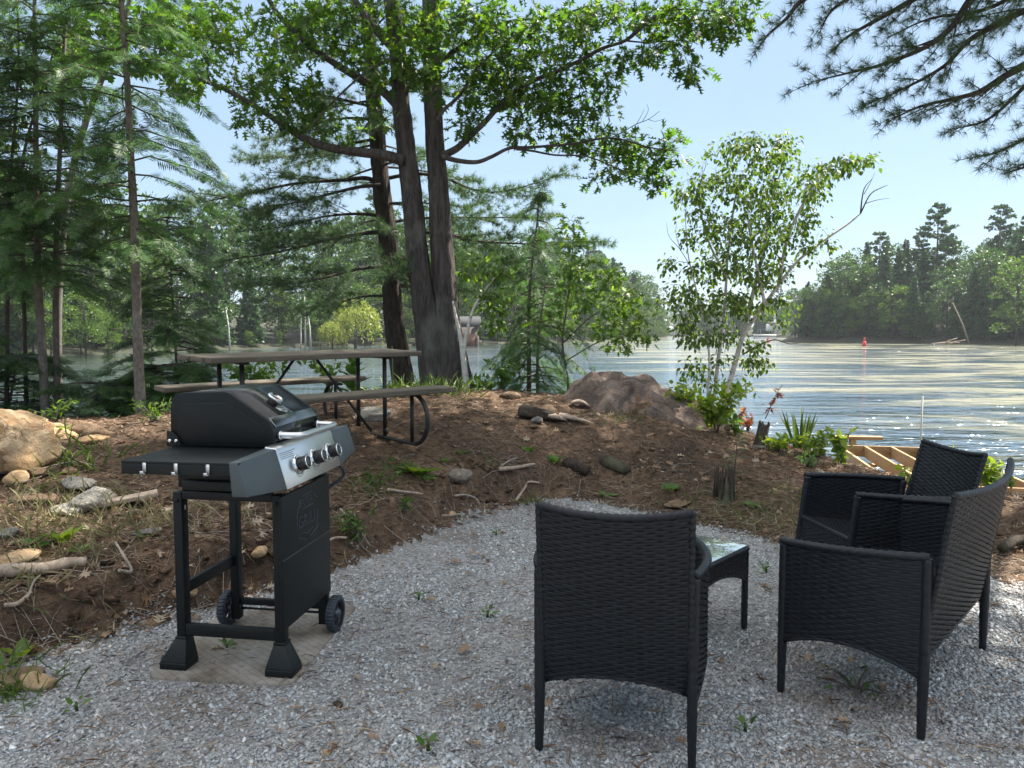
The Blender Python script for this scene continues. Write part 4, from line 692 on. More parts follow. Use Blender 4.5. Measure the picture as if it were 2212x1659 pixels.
# --- maple whose crown fills the top left, and two thin saplings at the left edge
D4 = 12.5; b4 = P(128, 880, D4)
leafy_tree("maple_tree", "maple with broad leaves high in the top left, behind the hemlocks", "tree", b4, [bl([(128,900),(124,760),(128,600),(150,400),(190,250),(240,120),(280,0),(300,-150)], .075, .03, 'trunk', D4), bl([(240,120),(330,60),(400,20)], .03, .01, 'limbs', D4), bl([(190,250),(160,120),(150,30)], .03, .01, 'limbs', D4)],
 [(170,50,80,50,D4,.9,40),(270,40,90,50,D4,1,50),(370,60,80,60,D4,1,50),(430,30,50,40,D4,.8,22),(220,120,80,50,D4,.9,36),(340,140,80,45,D4,.9,36),(400,190,60,35,D4,.7,20),(150,130,50,40,D4,.7,16),(280,-90,220,70,D4,1.4,80),(130,200,40,40,D4,.6,10)], MAPLE, .135, 5.5, 'hem_bark', 'oak_leaf', spread=.18)
for pts, label, bls in (([(14,905),(16,640),(20,420),(36,220),(40,60),(28,-60)], "thin sapling with small leaves, outermost at the left edge", [(30,60,28,50,9.6,.4,12),(12,180,20,50,9.6,.4,9),(40,170,30,40,9.6,.4,10),(20,290,30,40,9.6,.4,9)]),
                        ([(58,905),(52,640),(48,420),(52,330),(85,210),(110,130),(130,60)], "thin sapling with a forked top, second from the left edge", [(70,130,30,40,9.9,.4,10),(95,190,28,30,9.9,.4,8),(60,260,30,35,9.9,.4,9),(80,330,25,30,9.9,.4,7),(130,90,25,30,9.9,.4,8)])):
    q = limb_px(pts, bls[0][4]); bs = q[0]; leafy_tree("sapling", label, "tree", bs, [(q, taper(len(q), .028, .008), 'trunk')], bls, OVATE, .085, 5, 'twig', 'birch_leaf', 'thin saplings at the left edge', spread=.18, twig_r=.005, hang=.5)
# ------------------------------------------------------------------ conifers
class Con:
    def __init__(s): s.wood = MB(); s.limbs = MB(); s.p = []; s.d = []; s.u = []; s.s = []
def pine_bough(cn, pts, r0, sub, rng, dens=1.0, tsc=.115, droop=0.0, start=.22, flat=.35):
    pts = np.asarray(pts, float); n = len(pts); tube(cn.limbs, pts, np.linspace(r0, .004, n), 7, False)
    seg = np.linalg.norm(np.diff(pts, axis=0), axis=1); L_ = np.concatenate([[0], np.cumsum(seg)]); tot = L_[-1]; s_ = start*tot; side = 1
    while s_ < tot:
        f = s_/tot; o = A(*[np.interp(s_, L_, pts[:, k]) for k in range(3)]); o2 = A(*[np.interp(min(tot, s_+.05), L_, pts[:, k]) for k in range(3)]); d = o2-o; d = d/(np.linalg.norm(d)+1e-9) if np.linalg.norm(d) > 1e-6 else pts[-1]-pts[-2]
        d /= np.linalg.norm(d)+1e-9; s3, _, up = basis(d); side = -side; ang = rng.uniform(.5, 1.05); dd = d*math.cos(ang) + s3*side*math.sin(ang) + up*rng.normal(0, flat) + A(0, 0, -droop); dd /= np.linalg.norm(dd)
        sl_ = sub*(1.05 - .72*f)*rng.uniform(.55, 1.15); m = 4; q = o + dd*sl_*np.linspace(0, 1, m)[:, None] + A(0, 0, 1)*(np.linspace(0, 1, m)**2*sl_*rng.normal(.02, .10))[:, None] + d*(np.linspace(0, 1, m)**2*sl_*.22)[:, None]
        tube(cn.limbs, q, np.linspace(max(.0025, r0*.28*(1-f*.6)), .002, m), 4, False); k = max(3, int(sl_/.052*dens))
        tt = rng.uniform(.30, 1.0, k); tt[0] = 1; e = np.stack([np.interp(tt, np.linspace(0, 1, m), q[:, i]) for i in range(3)], 1) + rng.normal(0, .035, (k, 3))*(sl_ + .2); dv = (q[-1]-q[-2])/np.linalg.norm(q[-1]-q[-2])
        cn.p.append(e); cn.d.append(np.tile(dv, (k, 1)) + rng.normal(0, .55, (k, 3)) + A(0, 0, .12)); cn.s.append(rng.uniform(.75, 1.1, k)*tsc)
        s_ += rng.uniform(.09, .16)/max(.5, dens)
    cn.p.append(pts[-3:]); cn.d.append(np.tile(pts[-1]-pts[-2], (3, 1))); cn.s.append(np.full(3, tsc))
def hem_bough(cn, o, az, L_, rng, fs=.30, droop=.45, rise=.1, r0=.010, dens=1.0):
    m = 6; t = np.linspace(0, 1, m); d = A(math.cos(az), math.sin(az), 0); q = o + d*L_*t[:, None] + A(0, 0, 1)*(L_*(rise*t - droop*t*t))[:, None] + rng.normal(0, .02, (m, 3))*L_; tube(cn.limbs, q, np.linspace(r0, .002, m), 5, False)
    s3 = A(-math.sin(az), math.cos(az), 0); k = int(max(4, L_/.075*dens))
    for j in range(k):
        f = .14 + .86*(j + rng.random())/k; c = A(*[np.interp(f, t, q[:, i]) for i in range(3)]); sd = 1 if j % 2 else -1; ang = rng.uniform(.55, 1.15)*(1 - .45*f)
        dv = d*math.cos(ang) + s3*sd*math.sin(ang) + A(0, 0, rise - 2*droop*f - rng.uniform(-.05, .22)); cn.p.append(c[None]); cn.d.append(dv[None]); cn.s.append(np.array([fs*(1.15 - .5*f)*rng.uniform(.75, 1.25)]))
        if f < .75 and L_ > .5:   # side shoots carry fronds of their own
            e = c + dv/np.linalg.norm(dv)*fs*.7*(1.1-f); cn.p.append(e[None]); cn.d.append((dv + d*.5 + A(0, 0, -.15) + rng.normal(0, .12, 3))[None]); cn.s.append(np.array([fs*.8*rng.uniform(.7, 1.1)]))
def finish(cn, t, base, tmpl, needle, bark, rng, up=(0, 0, 1), tilt=.35):
    p = np.concatenate(cn.p); d = np.concatenate(cn.d); s = np.concatenate(cn.s); n = len(p); mb = MB(); U = rng.normal(0, tilt, (n, 3)) + A(*up)
    ts = tmpl if isinstance(tmpl, list) else [tmpl]; Fm = frames(d, U)
    for i, q in enumerate(ts): k = np.arange(n) % len(ts) == i; scatter(mb, q, p[k], Fm[k], s[k])
    mb.build('crown', M[needle], t, origin=base)
    if cn.wood.n: cn.wood.build('trunk', M[bark], t, origin=base, smooth=True)
    if cn.limbs.n: cn.limbs.build('branches', M['twig'] if needle != 'pine_needle' else M['pine_bark'], t, origin=base, smooth=True)
# --- white pine behind the oak
DP = 13.2; pb = P(872, 862, DP); cn = Con(); rp = np.random.default_rng(31)
tr = limb_px([(876,880),(870,820),(858,740),(850,680),(845,600),(838,520),(828,440),(820,360),(814,280),(806,200),(800,110),(796,20),(790,-80),(786,-200),(782,-400)], DP); trunk_tube(cn.wood, tr, np.interp(np.linspace(0, 1, len(tr)), [0, .05, .2, .5, .8, 1], [.24, .18, .165, .14, .09, .02]), 40, .09, 3)
for pts, r0, sub in (([(822,398),(790,385),(745,389),(643,396),(541,416),(430,438),(355,450)], .045, 1.0), ([(822,400,-.2),(770,405,-.3),(690,425,-.5),(600,445,-.7),(520,455,-.9)], .036, .95), ([(830,386),(900,375),(965,386),(1012,406),(1063,415),(1131,403),(1219,376)], .036, .75), ([(836,500,.2),(900,500,.3),(972,508,.3),(1030,521,.3),(1097,525,.2),(1199,528,.1),(1290,520)], .042, .95),
                    ([(845,560),(910,562),(975,569),(1030,583),(1081,596),(1140,605),(1199,623)], .038, .85), ([(838,500),(780,505),(700,520),(600,545),(500,560),(420,575)], .042, 1.0), ([(843,575,-.3),(780,580,-.5),(700,600,-.8),(610,615,-1.0),(540,610,-1.2)], .036, .95), ([(812,262),(770,255),(700,262),(620,290),(560,305)], .03, .7), ([(815,300,.2),(760,310,.4),(680,330,.6),(600,340,.9),(520,345,1)], .032, .8),
                    ([(806,190),(860,170),(940,180),(1020,200)], .026, .6), ([(802,120),(740,110),(660,130),(590,160)], .026, .6), ([(800,80),(860,60),(930,80),(1010,110)], .026, .55), ([(846,640),(790,640),(720,655),(650,668)], .026, .8), ([(832,470),(780,462),(700,468),(610,490),(520,500)], .036, .95), ([(850,560,-.4),(940,560,-1),(1040,560,-1.3),(1120,575,-1.5)], .03, .7), ([(838,480,.5),(930,470,.9),(1050,470,1.3),(1180,470,1.5)], .032, .85), ([(848,620,.4),(930,620,.8),(1030,630,1),(1120,640,1.1)], .026, .7)):
    pine_bough(cn, limb_px(pts, DP), r0, sub, rp, 1.6, .135, .03)
for k in range(46):
    i = rp.integers(int(len(tr)*.28), len(tr)-2); o = tr[i]; az = rp.uniform(0, 6.283); f = i/len(tr); L_ = (1 - f*.55)*rp.uniform(1.2, 2.6)*(1 if f < .75 else 1.1); q = o + np.linspace(0, 1, 7)[:, None]*A(math.cos(az), math.sin(az), 0)*L_; q[:, 2] += np.linspace(0, 1, 7)*L_*rp.uniform(-.1, .2) - np.linspace(0, 1, 7)**2*L_*.1
    pine_bough(cn, q, .022, .62 if f > .6 else .75, rp, 1.15, .135, .03)
t = thing("pine_tree", "dark white pine with long level boughs, directly behind the big oak", "tree", pb); finish(cn, t, pb, TUFT_MID, 'pine_needle', 'pine_bark', rp)
# --- pine hanging over the yard from the right: its trunk stands beyond the picture
cn = Con(); rp = np.random.default_rng(32); hb = A(7.2, 7.6, hz(7.2, 7.6))
tr = smooth_path([hb - A(0,0,.3), hb + A(-.05, 0, 2.5), hb + A(-.15,.1,6), hb + A(-.1,.2,10), hb + A(.1,.2,14.5)], 6); tube(cn.wood, tr, np.linspace(.26, .04, len(tr)), 14)
DH = 7.0
for pts, r0, sub in (([(2400,-190),(2250,-130),(2150,-60),(2095,0),(2057,56),(2001,101),(1907,139),(1832,158),(1757,176)], .05, .62), ([(2460,20),(2330,80),(2212,142),(2170,165),(2114,199),(2057,214),(1982,232),(1920,262)], .05, .60), ([(2200,-200),(2000,-120),(1850,-60),(1735,0),(1701,38),(1664,71),(1640,100)], .04, .45), ([(2400,-60),(2290,-10),(2181,38),(2095,86),(2039,143),(1945,195),(1870,225)], .04, .55), ([(2460,150),(2330,210),(2260,262),(2212,300),(2150,330),(2100,340)], .035, .45), ([(2300,-160),(2120,-80),(1990,-10),(1900,40),(1830,80),(1800,110)], .04, .5), ([(2200,-160),(2010,-90),(1880,-30),(1800,20),(1770,70)], .035, .45), ([(2420,40,.5),(2300,100,.6),(2200,200,.7),(2130,260,.8),(2050,280,.9)], .035, .5), ([(2420,-100,.6),(2250,-40,.8),(2130,20,1),(2010,40,1.2),(1920,80,1.3)], .035, .5), ([(2460,230,-.3),(2360,290,-.3),(2280,330,-.3),(2215,360,-.3),(2170,375)], .03, .4)):
    pine_bough(cn, limb_px(pts, DH), r0, sub, rp, 1.8, .105, .02, .10)
def high_boughs(cn, tr, base, z0, z1, n, lmin, lmax, rng, dens, tsc, az0=0, az1=6.283):
    for k in range(n):
        z = z0 + (z1-z0)*(k + rng.random())/n; o = A(*[np.interp(z, tr[:, 2], tr[:, i]) for i in range(3)]); az = rng.uniform(az0, az1); L_ = lmin + (lmax-lmin)*rng.random(); L_ *= 1 - .55*(z-z0)/(z1-z0); u = np.linspace(0, 1, 8); q = o + u[:, None]*A(math.cos(az), math.sin(az), 0)*L_; q[:, 2] += L_*(.12*u - .10*u*u); pine_bough(cn, q, .04, .95, rng, dens, tsc, 0, .25)
low = cn; cn = Con(); high_boughs(cn, tr, hb, 6.4, 13.5, 30, 4.2, 6.4, rp, .75, .17); high_boughs(cn, tr, hb, 6.0, 11, 80, 4.6, 8.4, rp, .7, .16, 2.5, 4.4); high_boughs(cn, tr, hb, 6.2, 10, 26, 5.0, 7.0, rp, .7, .16, 1.9, 2.7); high_boughs(cn, tr, hb, 8.3, 13, 36, 6.4, 9.2, rp, .7, .16, 2.5, 3.7)  # boughs above the frame; extra sun-side batches added to shade the yard
t = thing("pine_tree", "pine hanging its long-needled boughs over the yard from the upper right", "tree", hb); finish(low, t, hb, TUFT, 'pine_needle', 'pine_bark', rp); finish(cn, t, hb, TUFTD, 'pine_needle', 'pine_bark', rp)
# --- hemlocks on the left
def hemlock(name, label, pts, dep, r0, zs, n, L0, L1, seed, fs=.30, group=None, droop=.45, top=None, azb=None, dens=1.0, r1=.02):
    rng = np.random.default_rng(seed); cn = Con(); tr = limb_px(pts, dep); base = tr[0].copy(); tube(cn.wood, tr, np.linspace(r0, r1, len(tr)), 10); z0, z1 = zs
    for k in range(n):
        z = z0 + (z1-z0)*(k + rng.random())/n; o = A(*[np.interp(z, tr[:, 2], tr[:, i]) for i in range(3)]); f = (z-z0)/(z1-z0); az = rng.uniform(0, 6.283) if azb is None else rng.normal(azb[0], azb[1]); hem_bough(cn, o, az, (L0 + (L1-L0)*f)*rng.uniform(.55, 1.15), rng, fs, droop*rng.uniform(.6, 1.3), .12, .012, dens)
    t = thing(name, label, 'tree', base, group); finish(cn, t, base, FRONDS, 'hemlock_needle', 'hem_bark', rng); return t
hemlock("hemlock_tree", "slim hemlock with a bare lower trunk, left of the picnic table", [(306,912),(300,800),(296,680),(291,520),(287,420),(283,350),(275,180),(262,0),(255,-150),(250,-300)], 8.9, .062, (2.35, 6.6), 78, 1.25, .75, 41, .28)
hemlock("hemlock_tree", "hemlock with a pale leaning trunk, left of a thinner one near the tan boulder", [(100,915),(97,860),(90,740),(82,600),(80,480),(78,330),(76,150),(74,-40)], 9.3, .058, (2.0, 5.8), 66, 1.2, .7, 42, .28)
hemlock("hemlock_tree", "thinnest hemlock trunk, just right of the pale leaning one near the tan boulder", [(122,915),(122,800),(120,640),(122,500),(128,360),(135,200),(140,60)], 9.5, .040, (1.9, 5.2), 60, 1.2, .7, 43, .28)
hemlock("hemlock_tree", "bushy hemlock reaching in over the left edge of the yard", [(-70,915),(-70,760),(-72,600),(-76,400),(-80,200),(-80,0)], 9.0, .06, (1.4, 5.2), 52, 1.3, .8, 44, .28)
hemlock("hemlock_sapling", "young feathery hemlock behind the slim one, left of the picnic table", [(388,900),(384,820),(378,740),(372,640),(366,540),(362,470)], 10.2, .022, (.5, 3.0), 74, 1.15, .35, 45, .26, r1=.006)
hemlock("hemlock_sapling", "low dark hemlock spreading over the bank right of the slim hemlock's foot", [(335,915),(338,870),(345,830),(352,790)], 9.7, .02, (.25, 1.1), 62, 1.0, .7, 46, .27, droop=.25, r1=.008)
hemlock("hemlock_sapling", "low dark hemlock branches at the water behind the tan boulder, far left", [(10,915),(20,870),(30,820),(36,770)], 9.7, .02, (.25, 1.4), 62, 1.15, .7, 47, .28, droop=.25, r1=.008)
hemlock("hemlock_sapling", "low dark hemlock filling the bank between the two pale trunks and the slim hemlock", [(205,915),(210,880),(214,850),(216,830)], 9.6, .015, (.15, .9), 40, .8, .6, 48, .25, droop=.25, r1=.006)
# small hemlock by the water, right of the oak
hemlock("hemlock_sapling", "small drooping hemlock at the water's edge, right of the big oak", [(1143,868),(1143,800),(1142,720),(1144,640),(1150,560),(1160,480),(1166,415)], 11.9, .045, (.35, 4.0), 60, 1.05, .10, 49, .25, droop=.85, r1=.006)
hemlock("hemlock_sapling", "thin dark-stemmed hemlock close beside the small drooping one", [(1162,872),(1161,800),(1163,730),(1172,660),(1180,600)], 11.6, .03, (.35, 2.1), 28, 1.2, .5, 50, .25, droop=.75, r1=.008)
# ------------------------------------------------------------------ rattan seats
def weave(mb, S, umax, vmax, keep=None, row=.0098, half=.034, amp=.0030):
    """woven strands over a sheet S(u, v) measured in metres; keep(u, v) says where the sheet exists"""
    nu = max(6, int(umax/half*4)); us = np.linspace(0, umax, nu+1); j = np.arange(int(vmax/row)); e = 1e-3
    u = np.broadcast_to(us[None, :, None], (len(j), nu+1, 3)); v = (j[:, None, None] + np.array([-.07, .5, 1.07])[None, None, :])*row*np.ones((1, nu+1, 1))
    p = S(u, v); du = S(u+e, v)-p; dv = S(u, v+e)-p; Nn = np.cross(du, dv); Nn /= np.linalg.norm(Nn, axis=-1)[..., None] + 1e-12
    jr = np.random.default_rng(int(umax*1000)); over = np.cos(math.pi*(us[None, :, None]/half + j[:, None, None] + jr.normal(0, .10, (len(j), 1, 1))))*jr.uniform(.75, 1.2, (len(j), 1, 1)); idx = np.arange(p[..., 0].size).reshape(p.shape[:3]); q = np.stack([idx[:, :-1, :-1], idx[:, 1:, :-1], idx[:, 1:, 1:], idx[:, :-1, 1:]], -1).reshape(-1, 4)
    if keep is not None: k = keep(u, v).ravel(); q = q[k[q].all(1)]
    uq, inv = np.unique(q, return_inverse=True)
    for sg in (1, -1):   # strands on both faces of the panel
        off = sg*(.0036 + amp*sg*over + np.array([-.0012, .0006, -.0012])[None, None]); mb.add((p + Nn*off[..., None]).reshape(-1, 3)[uq], inv.ravel(), np.full(len(q), 4))
    gu, gv = np.meshgrid(np.linspace(0, umax, 25), np.linspace(0, j[-1]*row + row*.6, 40), indexing='ij'); gi = np.arange(1000).reshape(25, 40); gq = np.stack([gi[:-1, :-1], gi[1:, :-1], gi[1:, 1:], gi[:-1, 1:]], -1).reshape(-1, 4)
    if keep is not None: gk = keep(gu, gv).ravel() & np.ones(1000, bool); gq = gq[gk[gq].all(1)]
    mb.add(S(gu, gv).reshape(-1, 3), gq.ravel(), np.full(len(gq), 4))   # dark lining behind the strands
def wrapped(mb, pts, r, n=8, step=.012, seed=0, flat=1.0):
    """tube wound with flat strand"""
    P_ = np.asarray(pts, float); L_ = np.concatenate([[0], np.cumsum(np.linalg.norm(np.diff(P_, axis=0), axis=1))]); m = max(4, int(L_[-1]/step)*2); s_ = np.linspace(0, L_[-1], m); q = np.stack([np.interp(s_, L_, P_[:, i]) for i in range(3)], 1)
    rr = np.interp(s_, L_, np.broadcast_to(np.asarray(r, float), (len(P_),))); tube(mb, q, rr*(1 + .075*np.where((np.arange(m)//2) % 2, 1, -1)*(1.0 if flat == 1.0 and n > 6 else .35)), n, True, flat)
def rattan(name, label, width, loc, fwd, pitch=0.0, group=None, cat='chair', dp=.55):
    """local frame: +y forward, +x right, origin on the ground under the middle"""
    w2 = width/2; yb, yf = -dp/2, dp/2; H_ = .865; rec = .095; lean = rec/(H_-.22)
    t = thing(name, label, cat, loc, group, (pitch, 0, math.atan2(-fwd[0], fwd[1]))); wk = M['wicker']; bow = .045 if width < .7 else .05
    # backrest: reclined, bowed backwards in plan, arched lower edge
    def back(u, v): s_ = np.asarray(u)/width; return np.stack([(s_-.5)*(width-.025)*np.ones_like(v), yb + .02 - lean*np.asarray(v) - bow*(1 - (2*s_-1)**2)*(.35 + .65*np.asarray(v)/(H_-.22)), .22 + np.asarray(v) - .018*(1 - (2*s_-1)**2)*(np.asarray(v)/(H_-.22))], -1)
    kb = lambda u, v: np.asarray(v) > .012 + .05*np.sin(np.clip(np.asarray(u)/width, 0, 1)*math.pi)**.8
    mb = MB(); weave(mb, back, width, H_-.22, kb); uu = np.linspace(0, width, 15); e = back(uu, np.full(15, H_-.222)); wrapped(mb, e, .0125); e2 = back(uu, .02 + .05*np.sin(uu/width*math.pi)**.8); tube(mb, e2, .006, 6)
    for s_ in (0, width): vv = np.linspace(0.02, H_-.22, 12); wrapped(mb, back(np.full(12, s_), vv), .011)
    mb.build("backrest", wk, t)
    # seat and front apron
    def seat(u, v): return np.stack([(np.asarray(u)/width-.5)*(width-.05), yb + .03 + np.asarray(v), .385 - .02*np.sin(np.clip(np.asarray(u)/width, 0, 1)*math.pi) + 0*np.asarray(v)], -1)
    mb = MB(); weave(mb, seat, width, dp-.03, None, .010, .034); wrapped(mb, [(-w2+.02, yf, .383), (w2-.02, yf, .383)], .012); mb.build("seat", wk, t)
    def apron(u, v): return np.stack([(np.asarray(u)/width-.5)*(width-.04), yf + 0*np.asarray(v) + 0*np.asarray(u), .20 + np.asarray(v) + 0*np.asarray(u)], -1)
    mb = MB(); weave(mb, apron, width, .185, lambda u, v: np.asarray(v) > .01 + .055*np.sin(np.clip(np.asarray(u)/width, 0, 1)*math.pi)**.8); uu = np.linspace(0, width, 13); tube(mb, apron(uu, .012 + .055*np.sin(uu/width*math.pi)**.8), .006, 6); mb.build("apron", wk, t)
    # arm panels reach from arm rail to the arched lower edge
    for sx in (-1, 1):
        def arm(u, v, sx=sx): s_ = np.asarray(u)/dp; z1 = .605 + .035*(1-s_); return np.stack([sx*(w2 + .040*np.sin(np.clip(s_, 0, 1)*math.pi)**.8) + 0*np.asarray(v), yb + np.asarray(u) + 0*np.asarray(v), .19 + np.asarray(v)*(z1-.19)/.43], -1)
        ka = lambda u, v: np.asarray(v) > .012 + .075*np.sin(np.clip(np.asarray(u)/dp, 0, 1)*math.pi)**.8
        mb = MB(); weave(mb, arm, dp, .43, ka); uu = np.linspace(0, dp, 13); tube(mb, arm(uu, .015 + .075*np.sin(uu/dp*math.pi)**.8), .006, 6)
        wrapped(mb, arm(np.linspace(-.008, dp+.012, 13), np.full(13, .432)), .0145, 10, .016); mb.build("armrest", wk, t)
        for yy, zt in ((yb, .635), (yf, .60)):
            mb = MB(); wrapped(mb, [(sx*(w2-.002), yy, 0.0), (sx*(w2-.004), yy, .2), (sx*(w2-.002), yy, zt)], [.0145, .019, .019], 6, .02); mb.build("leg", wk, t)
    return t
def U2(a): return (math.cos(math.radians(a)), math.sin(math.radians(a)))
f1 = np.array((.232, .973)); rattan("wicker_chair", "black wicker armchair in the foreground seen from behind, in front of the glass table", .505, tuple(np.array((.335, 2.44)) + f1*.275) + (0,), f1)
f2 = np.array(U2(138)); a2 = np.array((f2[1], -f2[0])); rn_ = np.array((1.408, 2.585))
rattan("wicker_loveseat", "wide black wicker loveseat at the right edge, its side and back towards the camera", 1.0, tuple(rn_ + f2*.25 + np.array((.669, .743))*.50 + np.array((.015, 0))) + (0,), f2, 0, None, 'sofa', .50)
f3 = np.array(U2(186)); rattan("wicker_chair", "black wicker armchair behind the loveseat, facing left with its woven seat in view", .50, (1.82, 3.88, 0), f3, math.radians(7))
# glass-topped wicker table
ta = U2(228); tv = np.array(ta); tu = np.array(U2(138)); cr_ = np.array((1.118, 3.58)); TL_, TD_ = .62, .44; ctr = cr_ + tv*TL_/2 + tu*TD_/2
t = thing("coffee_table", "low black wicker coffee table with a reflective glass top, right of the front chair", "table", (ctr[0], ctr[1], 0), None, (0, 0, math.radians(228)))
mb = MB(); box(mb, (0, 0, .400), (TL_, TD_, .006)); mb.build("glass_top", M['glass'], t, bevel=.0015)
mb = MB()
for sy in (-1, 1):
    wrapped(mb, [(-TL_/2, sy*TD_/2, .386), (TL_/2, sy*TD_/2, .386)], .011); wrapped(mb, [(sy*TL_/2, -TD_/2, .386), (sy*TL_/2, TD_/2, .386)], .011)
mb.build("rim", M['wicker'], t)
for ax, ln, sg in ((0, TL_, -1), (0, TL_, 1), (1, TD_, -1), (1, TD_, 1)):
    def ap(u, v, ax=ax, ln=ln, sg=sg):
        q = np.asarray(u) - ln/2 + 0*np.asarray(v); o = sg*(TD_ if ax == 0 else TL_)/2 + 0*q; return np.stack([q, o, .21 + np.asarray(v) + 0*q] if ax == 0 else [o, q, .21 + np.asarray(v) + 0*q], -1)
    kp = lambda u, v, ln=ln: np.asarray(v) > .01 + .085*np.sin(np.clip(np.asarray(u)/ln, 0, 1)*math.pi)**.8
    mb = MB(); weave(mb, ap, ln, .168, kp, None or .0098, .034); uu = np.linspace(0, ln, 13); tube(mb, ap(uu, .014 + .085*np.sin(uu/ln*math.pi)**.8), .006, 6); mb.build("apron", M['wicker'], t)
for sx in (-1, 1):
    for sy in (-1, 1): mb = MB(); wrapped(mb, [(sx*(TL_/2-.008), sy*(TD_/2-.008), 0), (sx*(TL_/2-.008), sy*(TD_/2-.008), .384)], .017, 4, .02); mb.build("leg", M['wicker'], t)
# ------------------------------------------------------------------ gas grill
GZ = .018
t = thing("gas_grill", "black three-burner gas grill with stainless control panel, standing on a stone-coloured mat", "grill", (-.93, 3.06, GZ), None, (0, 0, math.radians(-8.7))); gt = t
BM = M['black_metal']; FW = .46   # x: from back to front, y: along the front, z up
def part(name, m, fn, bevel=0, parent=None, smooth=False): mb = MB(); fn(mb); return mb.build(name, m, parent or gt, bevel=bevel, smooth=smooth)
for x_, y_, z0, ft in ((-.455, .02, .106, -1), (-.02, .02, .106, 1), (-.455, FW, .03, 0), (-.02, FW, .03, 0)):
    lg = part("leg", BM, lambda mb: box(mb, (x_, y_, (z0+.735)/2), (.040, .046, .735-z0)), .004)
    if ft:
        def foot(mb): a, b = .025, .058; ox = ft*.014; hexa(mb, A([x_-b+ox,y_-b-.012,.03],[x_+b+ox,y_-b-.012,.03],[x_+b+ox,y_+b-.03,.03],[x_-b+ox,y_+b-.03,.03],[x_-a,y_-a-.003,.116],[x_+a,y_-a-.003,.116],[x_+a,y_+a+.003,.116],[x_-a,y_+a+.003,.116])); box(mb, (x_+ox, y_-.021, .0145), (2*b+.002, 2*b-.018, .031)); box(mb, (x_, y_, .120), (.052, .058, .012))
        part("foot", BM, foot, .004, lg)
    part("bolt", M['chrome'] if False else BM, lambda mb: (lathe(mb, [(.009, 0), (.009, .004), (.004, .006)], 10, (x_, y_-.0235, .70), (0, -1, 0))), 0, lg)
for sx, x_ in ((-1, -.50), (1, .035)):
    def tyre(mb):
        R_, r_ = .080, .060; lathe(mb, [(r_, -.018), (R_-.006, -.020), (R_, -.014), (R_, .014), (R_-.006, .020), (r_, .018)], 36, (x_, FW, .080), (1, 0, 0), False)
        for k in range(30):
            a = k*math.pi*2/30; box(mb, (x_, FW + R_*math.cos(a), .080 + R_*math.sin(a)), (.034, .007, .004), A([1,0,0],[0,-math.sin(a),math.cos(a)],[0,math.cos(a),math.sin(a)]))
    def hub(mb):
        lathe(mb, [(.018, -.022), (.018, .022)], 16, (x_, FW, .080), (1, 0, 0)); lathe(mb, [(.054, -.012), (.062, -.014), (.062, .014), (.054, .012)], 36, (x_, FW, .080), (1, 0, 0), False)
        for k in range(10):
            a = (k//2)*math.pi*2/5 + (k % 2 - .5)*.28; bar(mb, (x_, FW + .014*math.cos(a), .080 + .014*math.sin(a)), (x_, FW + .057*math.cos(a), .080 + .057*math.sin(a)), .016, .006, (1, 0, 0))
    wh = thing("wheel", "", "", (0, 0, 0)); [wh.__delitem__(k) for k in ("label", "category")]; wh.parent = gt; part("tyre", M['rubber'], tyre, 0, wh); part("rim", M['hub'], hub, 0, wh)
part("crossbar", BM, lambda mb: box(mb, (-.2375, .008, .155), (.395, .020, .052)), .003)
part("crossbar", BM, lambda mb: box(mb, (-.2375, FW, .115), (.395, .022, .032)), .003)
part("crossbar", BM, lambda mb: box(mb, (-.462, .24, .315), (.020, .394, .050)), .003)
part("side_rail", BM, lambda mb: (box(mb, (-.2375, .012, .722), (.395, .028, .034)), box(mb, (-.2375, .016, .762), (.395, .030, .040))), .003)
part("side_rail", BM, lambda mb: box(mb, (-.2375, FW, .735), (.395, .028, .06)), .003)
part("axle", BM, lambda mb: tube(mb, [(-.50, FW, .08), (.035, FW, .08)], .006, 8))
# front door panel with its embossed lines and lettering
dr = part("door", BM, lambda mb: box(mb, (.008, .2155, .4605), (.014, .494, .549)), .003)
def text_mesh(body, size, name, m, parent, loc, R, ext=.0012, align='CENTER'):
    cu = bpy.data.curves.new(name, 'FONT'); cu.body = body; cu.size = size; cu.extrude = ext; cu.align_x = align; cu.align_y = 'CENTER'; tmp = bpy.data.objects.new(name, cu); C.objects.link(tmp)
    me = bpy.data.meshes.new_from_object(tmp.evaluated_get(bpy.context.evaluated_depsgraph_get())); bpy.data.objects.remove(tmp); o = bpy.data.objects.new(name, me); C.objects.link(o); me.materials.append(m); o.parent = parent; o.matrix_local = Matrix.Translation(loc) @ R.to_4x4(); return o
RX = Matrix(((0, 0, 1), (1, 0, 0), (0, 1, 0)))   # letters upright on a face looking along +x, reading along +y
def ridge(mb, pts, r=.0018, x_=.0155): tube(mb, [(x_, a, b) for a, b in pts], r, 5)
def emboss(mb):
    cy, cz, s = .215, .595, .105
    for p in ([(cy-s*.62, cz+s*.82), (cy-s, cz+s*.35), (cy-s, cz-s*.62), (cy-s*.2, cz-s*.86)], [(cy+s*.62, cz+s*.82), (cy+s, cz+s*.62)], [(cy+s, cz+s*.1), (cy+s, cz-s*.62), (cy+s*.2, cz-s*.86)], [(cy-s*.55, cz+s*.98), (cy+s*.55, cz+s*.98)], [(cy-s*.55, cz+s*.46), (cy+s*.55, cz+s*.46)], [(cy-s*.52, cz-s*.52), (cy, cz-s*.66), (cy+s*.52, cz-s*.52)]): ridge(mb, p)
part("emblem", M['hub'], emboss, 0, dr)
text_mesh("EXPERT", .050, "lettering", M['rubber'], dr, (.0152, .215, .668), RX); text_mesh("GRILL", .074, "lettering", M['rubber'], dr, (.0152, .215, .585), RX)
